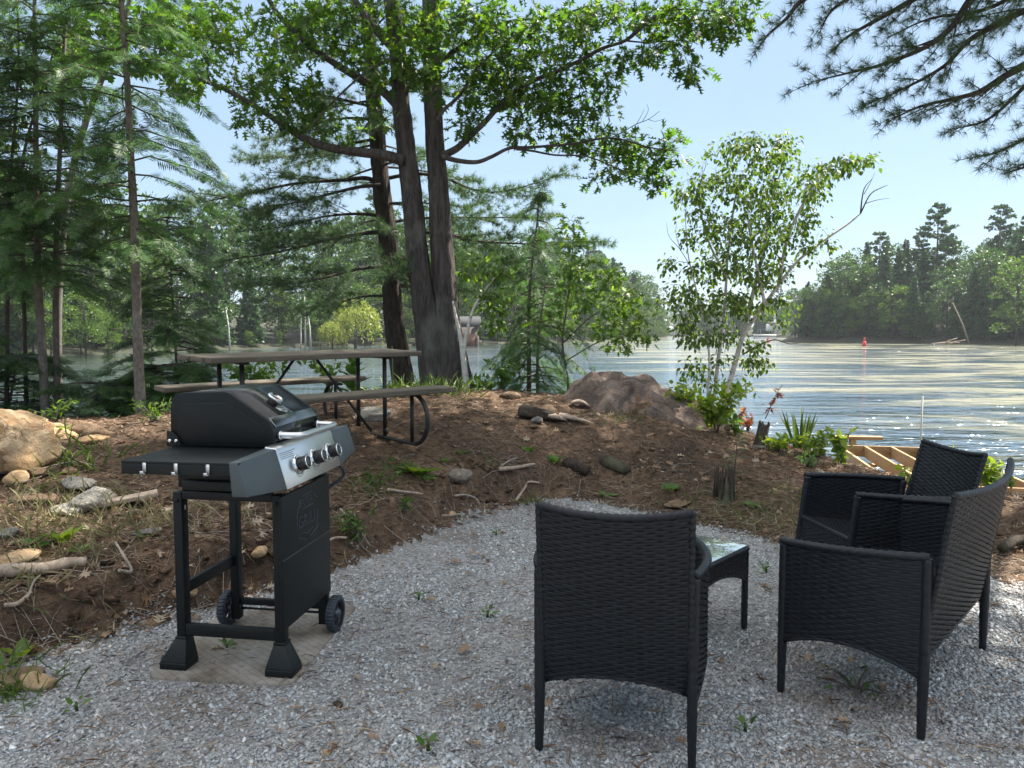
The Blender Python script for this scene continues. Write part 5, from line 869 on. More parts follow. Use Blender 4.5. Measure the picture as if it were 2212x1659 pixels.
part("seam", M['dial'], lambda mb: box(mb, (.0155, .2155, .4735), (.0022, .492, .0022)), 0, dr)  # seam coloured lighter than the door to paint its glint
# fire box
part("fire_box", BM, lambda mb: (box(mb, (-.245, .235, .83), (.44, .42, .16)), box(mb, (-.24, .022, .80), (.36, .012, .026)), box(mb, (-.24, .021, .855), (.36, .010, .042)), lathe(mb, [(.02, 0), (.02, .004), (.013, .006)], 14, (-.09, .0155, .868), (0, -1, 0)), box(mb, (-.245, .235, .917), (.462, .455, .012))), .004)
part("grease_tray", BM, lambda mb: hexa(mb, A([-.30,.10,.705],[-.16,.10,.705],[-.16,.36,.705],[-.30,.36,.705],[-.36,.05,.745],[-.10,.05,.745],[-.10,.42,.745],[-.36,.42,.745])), .004)
# side shelves with hooks
for y0, y1 in ((-.33, .004), (.436, .77)):
    sh_ = part("side_shelf", BM, lambda mb: (box(mb, (-.235, (y0+y1)/2, .9165), (.462, y1-y0, .012)), box(mb, (-.235, y0+.004 if y0 < 0 else y1-.004, .892), (.462, .008, .040)), box(mb, (-.462, (y0+y1)/2, .892), (.008, y1-y0-.02, .038)), box(mb, (-.10, (y0+y1)/2, .888), (.016, y1-y0-.03, .024)), box(mb, (-.36, (y0+y1)/2, .888), (.016, y1-y0-.03, .024))), .003)
    if y0 < 0:
        for x_ in (-.37, -.245, -.12): part("hook", M['zinc'], lambda mb: (box(mb, (x_, y0-.0035, .899), (.013, .003, .034)), box(mb, (x_, y0-.012, .8785), (.013, .018, .003)), box(mb, (x_, y0-.0215, .883), (.013, .003, .010)), lathe(mb, [(.003, 0), (.002, .002)], 8, (x_, y0-.005, .905), (0, -1, 0))), 0, sh_)
# control panel and grey wings
ct, cb = (.020, .936), (.066, .776); wt, wb = (-.008, .924), (.030, .800)
def panel(mb): y0, y1 = -.078, .482; hexa(mb, A([-.02,y0,.776],[cb[0],y0,cb[1]],[cb[0],y1,cb[1]],[-.02,y1,.776],[-.028,y0,.944],[ct[0],y0,ct[1]],[ct[0],y1,ct[1]],[-.028,y1,.944]))
cp = part("control_panel", M['stainless'], panel, .003)
for y0, y1 in ((-.080, -.332), (.484, .772)):
    def wing(mb): hexa(mb, A([-.02,y0,.777],[cb[0]-.001,y0,cb[1]+.001],[wb[0],y1,wb[1]],[-.03,y1,.80],[-.028,y0,.938],[ct[0]-.001,y0,ct[1]-.001],[wt[0],y1,wt[1]],[-.04,y1,.924]) if y1 > y0 else A([-.03,y1,.80],[wb[0],y1,wb[1]],[cb[0]-.001,y0,cb[1]+.001],[-.02,y0,.777],[-.04,y1,.924],[wt[0],y1,wt[1]],[ct[0]-.001,y0,ct[1]-.001],[-.028,y0,.938]))
    part("panel_wing", M['grey_paint'], wing, .003)
nrm = A(.962, 0, .273)
RK = Matrix(((0, -.273, .962), (1, 0, 0), (0, .962, .273)))
for y_ in (.062, .228, .394):
    c0 = A(.0445, y_, .851) + nrm*.0005; kb_ = thing("knob", "", "", (0, 0, 0)); [kb_.__delitem__(k) for k in ("label", "category")]; kb_.parent = gt
    part("bezel", M['chrome'], lambda mb: (lathe(mb, [(.042, 0), (.042, .004), (.036, .010), (.030, .010)], 32, c0, nrm), tube(mb, [c0 + nrm*.002 + .050*A(-.273*math.sin(a), math.cos(a), .962*math.sin(a)) for a in np.linspace(-2.4, -.6, 10)], .0012, 4)), 0, kb_, True)
    part("grip", M['knob'], lambda mb: lathe(mb, [(.0295, .010), (.0285, .044), (.0255, .048)], 32, c0, nrm), 0, kb_, False)
    part("cap_ring", M['chrome'], lambda mb: lathe(mb, [(.0265, .046), (.0280, .0500), (.0245, .0510), (.0225, .0486)], 32, c0, nrm, False), 0, kb_, True)
    text_mesh("EXPERT", .0078, "lettering", M['chrome'], kb_, tuple(c0 + nrm*.0486 + A(-.273, 0, .962)*.006), RK, .0004); text_mesh("GRILL", .0085, "lettering", M['chrome'], kb_, tuple(c0 + nrm*.0486 - A(-.273, 0, .962)*.004), RK, .0004)
for k in range(4): text_mesh("WARNING: READ SAFETY INSTRUCTIONS BEFORE LIGHTING" if k == 0 else "Turn knob to ignite. Keep lid open while lighting burner", .0052, "lettering", M['knob'], cp, tuple(A(.0267, -.066, .914) - k*.0075*A(-.273, 0, .962) + nrm*.0006), RK, .0001, 'LEFT')
# lid
LID = [(-.476,.928),(-.474,1.085),(-.464,1.118),(-.444,1.138),(-.415,1.146),(-.235,1.152),(-.212,1.146),(-.190,1.130),(-.060,1.045),(-.042,1.028),(-.032,1.004),(-.028,.975),(-.028,.928)]
def ins(k, dz=0): c_ = np.array(LID).mean(0); return [tuple(c_ + (np.array(p)-c_)*k) for p in LID]
lid = part("lid", M['lid_enamel'], lambda mb: prism(mb, ins(.985), (0, 0, 0), (1, 0, 0), (0, 0, 1), (0, 1, 0), .018, .444), 0)
lid.data.polygons.foreach_set('use_smooth', np.array([p.normal[1]**2 < .5 for p in lid.data.polygons]))
for y0, y1, yo in ((.0, .020, -.0025), (.442, .462, .4595)):
    part("lid_end", BM, lambda mb: (prism(mb, LID, (0, 0, 0), (1, 0, 0), (0, 0, 1), (0, 1, 0), y0, y1), prism(mb, [tuple(A(-.262, 1.016) + (np.array(p) - A(-.262, 1.030))*A(.84, .74)) for p in LID], (0, 0, 0), (1, 0, 0), (0, 0, 1), (0, 1, 0), yo, yo + .005)), .005)
part("sheen_strip", M['lid_sheen'], lambda mb: hexa(mb, A([-.060,.022,1.0415],[-.034,.022,1.0055],[-.034,.440,1.0055],[-.060,.440,1.0415],[-.056,.022,1.0475],[-.026,.022,1.010],[-.026,.440,1.010],[-.056,.440,1.0475])), .006)  # added metal strip stands in for sky reflected on the black lid
sn = A(.547, 0, .837)   # slope of the lid front
tc0 = A(-.128, .20, 1.0895) + sn*.001
th = part("thermometer", M['chrome'], lambda mb: lathe(mb, [(.024, 0), (.026, .018), (.0335, .020), (.0335, .030), (.030, .033), (.028, .030)], 36, tc0, sn), 0, None, False)
part("dial", M['dial'], lambda mb: lathe(mb, [(.028, .0290), (.001, .0295)], 32, tc0, sn), 0, th)
part("needle", M['buoy_red'], lambda mb: bar(mb, tc0 + sn*.0305 + A(0, .012, 0), tc0 + sn*.0305 - A(-.0137, .010, .009), .002, .001, sn), 0, th)
sd = A(.837, 0, -.547); bc = A(-.083, .20, 1.0600) + sn*.0015
def badge(mb): prism(mb, [(-.034, -.018), (.034, -.018), (.034, .006), (0, .024), (-.034, .006)], bc, (0, 1, 0), sd, sn, 0, .004)
bd = part("badge", M['stainless'], badge, .001)
RB = Matrix(((0, -.837, .547), (1, 0, 0), (0, .547, .837)))
text_mesh("EXPERT", .0125, "lettering", M['knob'], bd, tuple(bc + sn*.0042 - sd*.008), RB, .0003); text_mesh("GRILL", .0160, "lettering", M['knob'], bd, tuple(bc + sn*.0042 + sd*.006), RB, .0003)
hd = part("handle", M['stainless'], lambda mb: tube(mb, smooth_path([(-.022,.040,.974),(.036,.040,.974),(.060,.045,.974),(.072,.066,.974),(.074,.12,.974),(.074,.34,.974),(.072,.39,.974),(.060,.412,.974),(.036,.417,.974),(-.022,.417,.974)], 5), .0135, 16), 0, None, True)
for y_ in (.040, .417):
    part("handle_post", M['knob'], lambda mb: tube(mb, [(-.04, y_, .974), (-.018, y_, .974)], .0115, 14), 0, hd, True); part("collar", M['chrome'], lambda mb: lathe(mb, [(.0135, -.005), (.0175, -.003), (.0175, .003), (.0135, .005)], 20, (-.016, y_, .974), (1, 0, 0)), 0, hd, True)
hg = part("hinge", BM, lambda mb: prism(mb, [(-.486,.925)] + [(-.486 + .060*math.sin(a) if a > 0 else -.486, .925 + .065*math.cos(a)) for a in np.linspace(0, math.pi/2, 8)], (0, 0, 0), (1, 0, 0), (0, 0, 1), (0, 1, 0), -.012, -.0045), .001)
for x_ in (-.472, -.444): part("bolt", M['chrome'], lambda mb: lathe(mb, [(.0085, 0), (.0085, .004), (.005, .006)], 6, (x_, -.0123, .949), (0, -1, 0)), 0, hg)
part("gas_hose", M['rubber'], lambda mb: tube(mb, smooth_path([(.02,.50,.79),(.045,.56,.74),(.035,.57,.70),(-.02,.54,.66),(-.08,.50,.64)], 5), .008, 8), 0, None, True)
part("side_label", M['zinc'], lambda mb: prism(mb, [(.006*math.cos(a), .012*math.sin(a)) for a in np.linspace(0, 6.28, 12)[:-1]], (-.4345, .022, .668), (0, 1, 0), (0, 0, 1), (1, 0, 0), 0, .0012))
# mat under the grill
mb = MB(); mq = A(*[(q[0], q[1], 0) for q in MATC]); mc = mq.mean(0); ring = []
for i in range(4):
    a, b, c = mq[i-1], mq[i], mq[(i+1) % 4]
    for s_ in np.linspace(0, 1, 5): u_ = b + (a-b)/np.linalg.norm(a-b)*.07*(1-s_)**2 + (c-b)/np.linalg.norm(c-b)*.07*s_**2; ring.append(u_)
rr = np.array(ring); k = len(rr); mb.faces(np.concatenate([rr + A(0,0,-.02), rr + A(0,0,.012), mc + (rr-mc)*.985 + A(0,0,.018)]), [(i, (i+1) % k, k+(i+1) % k, k+i) for i in range(k)] + [(k+i, k+(i+1) % k, 2*k+(i+1) % k, 2*k+i) for i in range(k)] + [tuple(range(2*k, 3*k))])
tag(mb.build("grill_mat", M['mat'], origin=mc), "flat stamped mat with basket-weave pattern and rust stains under the gas grill", "mat")
rb = np.random.default_rng(8); xx = rb.uniform(-1.4, -.8, 90); yy = rb.uniform(3.0, 3.8, 90); k = inpoly(xx, yy, MATC); mb = MB(); a = rb.uniform(0, 6.28, k.sum()); scatter(mb, NEED, np.stack([xx[k], yy[k], np.full(k.sum(), .021)], 1), frames(np.stack([np.cos(a), np.sin(a), 0*a], 1)), rb.uniform(.01, .05, k.sum())); struct(mb.build("mat_litter", M['needle_litter']), 'stuff')
# ------------------------------------------------------------------ picnic table (fitted from its legs and planks)
zt_ = .472
t = thing("picnic_table", "weathered plank picnic table on a black tube frame with attached benches", "table", (-1.704, 6.328, zt_), None, (math.radians(1.1), math.radians(-.5), .738))
rb = np.random.default_rng(4); TLn = 1.84
for yy in (-.282, -.141, 0, .141, .282):
    mb = MB(); e0, e1 = rb.uniform(-.022, .022, 2); box(mb, ((e0+e1)/2, yy, .738 + rb.uniform(-.003, .003)), (TLn + e1 - e0, .134, .042), A([1,0,0],[0,1,rb.uniform(-.01,.01)],[0,0,1])); mb.build("tabletop_plank", M['plank'], t, bevel=.006)
for s_ in (-1, 1):
    for dy in (0,):
        mb = MB(); box(mb, (0, s_*.70, .462), (TLn + .02, .25, .042)); mb.build("bench_seat", M['plank'], t, bevel=.007)
for xf in (-.626, .626):
    mb = MB(); tb = lambda pts, r=.0185: tube(mb, pts, r, 10)
    run = []
    for s_ in (-1, 1):
        arc = [(xf, s_*(.64 + .20*math.sin(a)), .225 - .205*math.cos(a)) for a in np.linspace(0, math.pi, 14)]
        tb(arc + [(xf, s_*.52, .430)]); tb([(xf, s_*.62, .03), (xf, s_*.62, .425)], .0165); tb([(xf, s_*.216, .03), (xf, s_*.216, .70)]); bar(mb, (xf, s_*.25, .06), (xf, s_*.216, .11), .02, .02)
    tb([(xf, -.64, .020), (xf, .64, .020)], .0175); box(mb, (xf, 0, .7075), (.045, .62, .016)); mb.build("frame", M['table_steel'], t, smooth=False)
    mb = MB(); bar(mb, (xf, .0, .045), (xf*.16, 0, .705), .022, .006, (0, 1, 0)); mb.build("brace", M['table_steel'], t)
# ------------------------------------------------------------------ rocks
from mathutils import noise as mnoise
def rock_mb(size, seed, cuts=7, sub_=4, rough=.12, fine=.03, flatbase=True):
    r = np.random.default_rng(seed); bm = bmesh.new(); bmesh.ops.create_icosphere(bm, subdivisions=sub_, radius=1); bm.verts.ensure_lookup_table(); V = np.array([v.co[:] for v in bm.verts]); F = [[v.index for v in f.verts] for f in bm.faces]; bm.free()
    for k in range(cuts):
        n = r.normal(size=3); n /= np.linalg.norm(n); lim_ = r.uniform(.55, .88); d = V @ n; V = V - np.outer(np.maximum(0, d-lim_)*.88, n)
    off = Vector(r.uniform(-50, 50, 3)); dsp = np.array([mnoise.fractal(Vector(v)*1.5 + off, 1.0, 2.0, 5)*rough + mnoise.fractal(Vector(v)*7 + off, .9, 2.0, 3)*fine for v in V]); V = V*(1 + dsp)[:, None]; V = V*np.asarray(size)*.5
    mb = MB(); mb.faces(V, F); return mb
def rock(px, py, size, m, label, seed, sink=.25, rz=None, group=None, cat='rock', name='rock', cuts=7, sub_=4, rough=.12, fine=.03, at=None, tilt=0):
    g = G(px, py) if at is None else np.asarray(at); o = rock_mb(size, seed, cuts, sub_, rough, fine).build(name, M[m], smooth=sub_ > 3); o.location = (g[0], g[1], g[2] + size[2]*(.5-sink)); o.rotation_euler = (tilt, 0, (seed*1.7) % 6.28 if rz is None else rz)
    return tag(o, label, cat, group)
rock(12, 1012, (.74, .62, .62), 'tan_stone', "big golden tan boulder cut by the left edge", 3, .20, .5, None, 'boulder', 'boulder', 9, 5, .13, .025)
def outcrop(px, rx, ry, h, label, seed, peak=(-.1, 0), name='boulder'):
    """bare bedrock that rises out of the slope"""
    g = px; n = 90; u = np.linspace(-1.15, 1.15, n); Xu, Yu = np.meshgrid(u, u); r = np.sqrt((Xu*(1 + .28*np.sign(Xu - peak[0])*-1) - peak[0])**2 + (Yu - peak[1])**2) + .14*fbm(Xu.ravel(), Yu.ravel(), .6, seed, 3).reshape(n, n)
    x = g[0] + Xu*rx; y = g[1] + Yu*ry; base = height(x.ravel(), y.ravel()).reshape(n, n); f1 = fbm(x.ravel(), y.ravel(), .55, seed+3, 2).reshape(n, n); f2 = fbm(x.ravel(), y.ravel(), .16, seed+7, 4).reshape(n, n)
    dome = np.clip(1 - r**2, -.4, 1); z = base + h*(np.sign(dome)*np.abs(dome)**.75) - .10*h + h*(.34*(1 - 2*np.abs(f1)) - .17 + .07*f2)*np.clip(dome + .3, 0, 1)
    z = np.where(r > 1.08, base - .25, z); mb = MB(); i = (np.arange(n-1)[:, None]*n + np.arange(n-1)[None]).ravel(); mb.add(np.stack([x.ravel(), y.ravel(), z.ravel()], 1), np.stack([i, i+1, i+1+n, i+n], 1), np.full(len(i), 4)); return tag(mb.build(name, M['outcrop'], origin=g, smooth=True), label, 'boulder')
outcrop(G(1375, 880) + A(0, .35, 0), 1.0, .75, .39, "large rounded rock outcrop with rusty lichen at the top of the slope, before the birch", 12)
outcrop(G(1478, 893) + A(.05, .3, 0), .55, .45, .22, "low brown shoulder of rock at the right foot of the outcrop", 14)
rock(1394, 893, (.40, .26, .22), 'brown_stone', "greenish grey stone leaning on the front of the rock outcrop", 15, .42, .6, None, 'rock', 'rock', 9, 4, .2, .05)
rock(1364, 892, (.17, .14, .13), 'brown_stone', "small brown stone left of the greenish stone below the outcrop", 16)
rock(1161, 913, (.14, .10, .08), 'grey_stone', "small grey stone in front of the charred log", 17)
rock(803, 905, (.50, .36, .16), 'pale_stone', "flat pale rock on the ground under the picnic table", 18, .35)
for i, (px, py, s, m, lb) in enumerate(((118, 946, (.26,.18,.12), 'tan_stone', "dark-edged tan stone touching the right side of the big tan boulder"), (145, 947, (.24,.15,.09), 'tan_stone', "long orange stone right of the big tan boulder"), (119, 928, (.16,.12,.09), 'tan_stone', "upper tan stone in the little heap right of the big tan boulder"), (88, 918, (.15,.12,.10), 'tan_stone', "small tan stone peeking over the big tan boulder's right shoulder"),
    (185, 938, (.28,.2,.14), 'brown_stone', "rounded brown stone below the pale leaning hemlock, left of its twin"), (212, 943, (.24,.18,.12), 'brown_stone', "rounded brown stone, the right one of a pair on the left bank"), (202, 954, (.34,.22,.08), 'tan_stone', "flat orange slab lying before the pair of round brown stones"), (112, 984, (.22,.16,.10), 'brown_stone', "brown stone half hidden behind weeds right of the big tan boulder"), (36, 1043, (.22,.16,.12), 'tan_stone', "tan stone wedged under the big tan boulder"), (84, 1024, (.18,.12,.07), 'brown_stone', "thin brown slab at the lower right foot of the big tan boulder"),
    (150, 1022, (.15,.10,.06), 'brown_stone', "little dark brown rock between grass tufts on the left bank"), (161, 1110, (.30,.20,.09), 'pale_stone', "whitish flat stone left of the pale broken block"), (170, 1050, (.42,.22,.07), 'pale_stone', "long white slab behind the pale broken block"), (325, 1152, (.20,.09,.028), 'grey_stone', "thin blue-grey slate left of the grill's shelf"), (21, 1163, (.12,.10,.08), 'grey_stone', "round grey stone in the dry grass at the left edge"), (28, 1214, (.27,.17,.06), 'tan_stone', "flat ochre stone at the left edge above the long stick"),
    (70, 1085, (.3,.2,.07), 'brown_stone', "buried yellow-brown stone in the dry grass above the round grey one"), (194, 1172, (.05,.04,.03), 'tan_stone', "small tan pebble below the pale broken block"), (82, 1490, (.15,.10,.09), 'tan_stone', "rust-orange rock at the gravel's edge in the lower left corner"), (45, 1470, (.24,.2,.05), 'brown_stone', "dark flat stone behind the rust-orange rock in the lower left corner"), (976, 1121, (.075,.06,.06), 'tan_stone', "round tan stone sticking out of the bank face"), (848, 1096, (.08,.05,.09), 'brown_stone', "orange-brown stone in the bank face below the broad-leaved weed"),
    (705, 1632, (.042,.03,.02), 'tan_stone', "single tan pebble lying on the gravel near the bottom edge"), (730, 1531, (.055,.035,.022), 'stump', "dark mossy clod on the gravel between grill and chair"), (1465, 1092, (.30,.2,.05), 'brown_stone', "flat tan stone in the thin grass beyond the front chair"), (1640, 968, (.20,.14,.05), 'grey_stone', "flat pale stone at the foot of the leaning stump"), (1255, 1112, (.10,.06,.05), 'litter', "curled dead leaf clump at the gravel's far corner"), (1100, 860, (.28,.16,.12), 'brown_stone', "reddish rock at the top of the slope right of the big oak"), (1155, 925, (.10,.08,.04), 'brown_stone', "small flat stone below the charred log"), (1020, 1118, (.05,.04,.03), 'grey_stone', "grey pebble at the foot of the bank right of the tan stone"), (560, 1215, (.12,.09,.07), 'tan_stone', "tan stone at the foot of the bank behind the grill legs"), (400, 1300, (.13,.10,.08), 'tan_stone', "ochre stone at the foot of the bank seen between the grill's left legs"))):
    rock(px, py, s, m, lb, 30+i, .3, None, None, 'rock', 'rock', 6, 3, .12, .04)
g = G(205, 1098); rock(0, 0, (.30, .17, .15), 'pale_stone', "broken block of whitish stone propped in the dry grass on the left bank", 71, .12, .85, None, 'rock', 'rock', 11, 4, .07, .03, at=g, tilt=.35)
g = G(262, 1100); o = MB(); bar(o, g + A(-.16, -.05, .03), g + A(.17, .12, .075), .11, .028); tag(o.build("plank_offcut", M['drift'], bevel=.004), "short grey plank propped against the pale broken block", "plank")
# ------------------------------------------------------------------ wood on the ground
def stick(pts_px, r0, r1, m, label, cat='branch', name='fallen_branch', lift=.01, n=7, jag=.25, group=None):
    P_ = np.array([G(a, b, lift + (c_[0] if c_ else 0)) for a, b, *c_ in pts_px]); q = smooth_path(P_, 6); mb = MB(); rr = taper(len(q), r0, r1)*(1 + jag*np.random.default_rng(abs(int(pts_px[0][0]))).normal(0, .3, len(q))); tube(mb, q, rr, n)
    return tag(mb.build(name, M[m], origin=q[0], smooth=n > 6), label, cat, group)
stick([(-30, 1258, .03), (40, 1257, .03), (100, 1250, .03), (150, 1238, .03), (188, 1236, .04)], .034, .024, 'drift', "long peeling stick lying on the lip of the left bank", n=9)
stick([(0, 1030, .01), (80, 1028, .02), (150, 1010, .02), (205, 1018, .03)], .010, .004, 'pale_twig', "thin tan stick running from the left edge under the boulder", n=6)
stick([(40, 1055), (100, 1030), (160, 1000)], .008, .004, 'twig', "thin dark stick crossing the tan one beside the boulder", n=5)
stick([(1078, 1028, .02), (1115, 1020, .03), (1155, 1013, .03)], .020, .011, 'drift', "pale root stub sticking out at the top of the bank", n=8)
stick([(1115, 1093, .03), (1134, 1076, .04), (1142, 1060, .04), (1165, 1054, .03)], .011, .008, 'drift', "crooked bare root in front of the bank, left of the front chair's back", n=7)
stick([(1082, 1012), (1100, 1000), (1117, 992)], .009, .005, 'pale_twig', "short crooked twig on the slope above the pale root stub", n=6)
stick([(838, 1070, .02), (878, 1078, .03), (913, 1084, .02)], .012, .008, 'drift', "root crossing the bank face below the broad-leaved weed", n=6)
stick([(982, 1084, .03), (1005, 1090, .04), (1028, 1097, .03), (1036, 1105, .02)], .009, .006, 'pale_twig', "forked root in the bank face below the weathered lump", n=6)
stick([(955, 1122, .02), (975, 1125, .03), (1000, 1120, .02)], .008, .005, 'pale_twig', "short root at the foot of the bank beside the tan stone", n=6)
stick([(735, 1110, .02), (770, 1150, .03), (800, 1190, .02)], .007, .004, 'pale_twig', "thin pale stick slanting down the bank right of the grill", n=5)
stick([(690, 1210, .05), (720, 1200, .06), (750, 1188, .04)], .010, .007, 'drift', "pale stick end behind the grill's right leg", n=6)
stick([(250, 1190, .03), (270, 1230, .03), (285, 1260, .04), (258, 1275, .03)], .007, .010, 'pale_twig', "whitish forked rootlet hanging down the left bank face", n=6)
stick([(60, 1330, .03), (75, 1290, .03), (88, 1265, .03)], .006, .004, 'pale_twig', "thin white rootlet on the left bank face", n=5)
stick([(10, 1340, .02), (40, 1325, .03), (70, 1318, .02)], .012, .009, 'drift', "tan stick stub low on the left bank", n=6)
stick([(1990, 1020, .02), (1940, 1060, .02)], .006, .006, 'twig', "dark stick behind the wicker chair by the dock", n=5)
stick([(2165, 1200, .04), (2195, 1190, .05), (2240, 1188, .05)], .035, .03, 'stump', "dark root lying at the right edge beyond the loveseat", n=9)
# charred log with a pale forked tail
la, lb_ = G(1122, 898), G(1208, 908); t = thing("charred_log", "hollow black charred log with a pale splintered tail on the open slope", "log", la); rl = np.random.default_rng(2); mb = MB(); ax = (lb_-la)/np.linalg.norm(lb_-la); n, k = 40, 22; S_l = np.linalg.norm(lb_-la); s3 = A(-ax[1], ax[0], 0); V = []
for i in range(n):
    f = i/(n-1); c = la + ax*f*S_l + A(0, 0, .055 - .03*f); an = np.arange(k)*2*math.pi/k; rr = (.098 - .045*f)*(1 - .5*max(0, .08-f)/.08)*(1 + .20*vn(np.cos(an)*1.3 + 0*an, np.sin(an)*1.3 + f*.5, .35, 3) + .10*vn(np.cos(an)*3, np.sin(an)*3 + f*3, .4, 8)); rr = np.where((an > .4) & (an < 1.5), rr*.62, rr)
    V.append(c + (np.cos(an)*rr*1.25)[:, None]*s3 + (np.sin(an)*rr*.85)[:, None]*A(0, 0, 1))
i = np.arange(n-1)[:, None]*k; j = np.arange(k)[None]; mb.add(np.concatenate(V), np.stack([i+j, i+(j+1) % k, i+k+(j+1) % k, i+k+j], -1).reshape(-1), np.full((n-1)*k, 4)); mb.l += [np.arange(k)[::-1], np.arange(k) + (n-1)*k]; mb.c.append(np.array([k, k])); mb.build("log", M['char'], t, origin=la)
mb = MB(); e = lb_ + A(-.10, 0, .045)
for q, r_ in (((1282, 917), .042), ((1248, 905), .034), ((1225, 913), .036)):
    g = G(*q, .012); m_ = (e+g)/2 + A(0, rl.normal(0, .03), .015); tube(mb, smooth_path([e, m_, g], 6), np.interp(np.linspace(0, 1, 13), [0, .6, 1], [.05, r_, .008])*(1 + .25*rl.normal(0, 1, 13)), 7, True, .55)
mb.build("splintered_tail", M['drift'], t, origin=la)
a, b = G(1232, 876, .02), G(1275, 885, .03); mb = MB(); tube(mb, smooth_path([a, (a+b)/2 + A(0, 0, .04), b], 5), [.02,.05,.06,.062,.06,.06,.055,.05,.04,.03,.015], 8, True, .4); tag(mb.build("bark_slab", M['drift'], origin=a, smooth=True), "pale curved slab of bark on the slope between charred log and outcrop", "bark")
for q0, q1, lb in (((1232, 1012), (1272, 1028), "charred stub with a pale split end poking from the bank's top"), ((1312, 1008), (1356, 1024), "brown log end poking out of the slope above the front chair")):
    a, b = G(*q0, .03), G(*q1, .02); mb = MB(); tube(mb, smooth_path([a + A(0, .12, -.03), a, b], 5), taper(11, .075, .05), 11); tag(mb.build("log_stub", M['char'] if q0[0] < 1300 else M['stump'], origin=a, smooth=True), lb, "log")
g = G(997, 1042); rock(0, 0, (.20, .13, .12), 'grey_wood', "weathered grey lump of root wood at the lip of the bank", 91, .2, .3, None, 'root', 'root_lump', 9, 4, .2, .06, at=g)
# stumps
def stump(px, py, h, r, label, seed, jag=.35, lean=(0, 0), dep=None, moss='stump'):
    g = G(px, py); rr = np.random.default_rng(seed); n = 26; mb = MB(); an = np.arange(n)*2*math.pi/n; top = h*(1 - jag*rr.random(n)); V = []
    for s_, k in ((1.35, 0), (1.05, .15), (.95, .5), (.9, 1)): V.append(np.stack([r*s_*np.cos(an)*(1 + rr.normal(0, .05, n)) + lean[0]*k*h, r*s_*np.sin(an)*(1 + rr.normal(0, .05, n)) + lean[1]*k*h, (top if k == 1 else np.full(n, h*k)*(1 if k < .5 else 1 - jag*.5)) - .04], 1))
    V.append(np.stack([r*.62*np.cos(an) + lean[0]*h, r*.62*np.sin(an) + lean[1]*h, top*.72], 1)); V = np.concatenate(V); F = [(j*n+i, j*n+(i+1) % n, (j+1)*n+(i+1) % n, (j+1)*n+i) for j in range(4) for i in range(n)] + [tuple(range(4*n, 5*n))]
    mb.faces(V, F)
    if jag > .3:
        for k in range(90):
            a_ = rr.uniform(0, 6.283); q = A(r*rr.uniform(.8, 1.12)*math.cos(a_) + lean[0]*h*.5, r*rr.uniform(.75, 1.02)*math.sin(a_) + lean[1]*h*.5, 0); tube(mb, [q, q + A(lean[0]*h*.5, lean[1]*h*.5, h*rr.uniform(.6, 1.05))], [r*.10, .003], 4)
    return tag(mb.build("tree_stump", M[moss], origin=(0,0,0), loc=tuple(g)), label, "stump")
stump(1563, 1080, .25, .072, "splintered dark stump standing in thin grass behind the glass table", 5, .6, (.03, 0))
stump(1636, 968, .33, .058, "gnarled leaning stump with a sprouting twig on the right of the slope", 6, .25, (.22, 0))
stump(1476, 898, .10, .13, "low round stump beneath the yellow-green bush right of the outcrop", 7, .1)
stump(1732, 1000, .14, .035, "small cut stump among weeds just above the dock", 8, .1)
stump(1775, 970, .12, .04, "little cut stump close to the iris clump", 9, .1)
stump(1690, 985, .10, .03, "short broken stub between the leaning stump and the dock", 10, .3)
# ------------------------------------------------------------------ weeds, shrubs, seedlings
rw = np.random.default_rng(61)
def rosette(px, py, n, ln, m, label, tmpl=None, up=.5, name='weed', cat='weed', group=None, fold_h=0, stalk=0):
    tmpl = tmpl or OVATE; g = G(px, py); mb = MB(); a = np.arange(n)*2.4 + rw.uniform(0, 6); hh = np.linspace(0, fold_h, n); u_ = up*rw.uniform(.5, 1.6, n) + hh*1.2
    L_ = ln*rw.uniform(.6, 1.15, n)*(1 - .45*hh/max(fold_h, 1e-6) if fold_h else 1); scatter(mb, tmpl, g + np.stack([.02*np.cos(a), .02*np.sin(a), hh + .01], 1), frames(np.stack([np.cos(a), np.sin(a), u_], 1)), L_)
    if fold_h or stalk: tube(mb, [g, g + A(0, 0, max(fold_h, stalk))], [.008, .004], 5)
    return tag(mb.build(name, M[m], origin=g), label, cat, group)
def shrub(px, py, r, h, n, ls, m, label, tmpl=None, name='shrub', cat='shrub', stemm='twig', dep=None, ns=6, hang=.2):
    g = G(px, py) if dep is None else P(px, py, dep); t = thing(name, label, cat, g); st, lf = MB(), MB(); LP, LD = [], []
    for i in range(ns):
        a = rw.uniform(0, 6.283); e = A(r*rw.uniform(.3, 1)*math.cos(a), r*rw.uniform(.3, 1)*math.sin(a), h*rw.uniform(.6, 1.05)); q = smooth_path([A(0, 0, -.03), e*A(.35, .35, .55), e], 5); tube(st, q, taper(len(q), .006, .002), 5, False); k = max(3, n//ns); tt = rw.uniform(.25, 1.05, k)
        LP.append(np.stack([np.interp(tt, np.linspace(0, 1, len(q)), q[:, j]) for j in range(3)], 1) + rw.normal(0, .15, (k, 3))*A(r, r, h*.5)*.8); LD.append(rw.normal(0, 1, (k, 3)) + e/np.linalg.norm(e)*.6 + A(0, 0, -hang))
    LP = np.concatenate(LP); LP[:, 2] = np.maximum(LP[:, 2], .01); LD = np.concatenate(LD); scatter(lf, tmpl or OVATE, LP, frames(LD, rw.normal(0, .5, LD.shape) + A(0, 0, 1)), ls*rw.uniform(.6, 1.2, len(LP))); st.build("stems", M[stemm], t); lf.build("foliage", M[m], t); return t
rosette(905, 1032, 13, .15, 'lime_leaf', "broad-leaved bright green weed at the lip of the bank, right of the grill", up=.8)
rosette(925, 1043, 9, .07, 'weed_leaf', "small dark weed beside the broad-leaved one at the bank's lip", MAPLE)
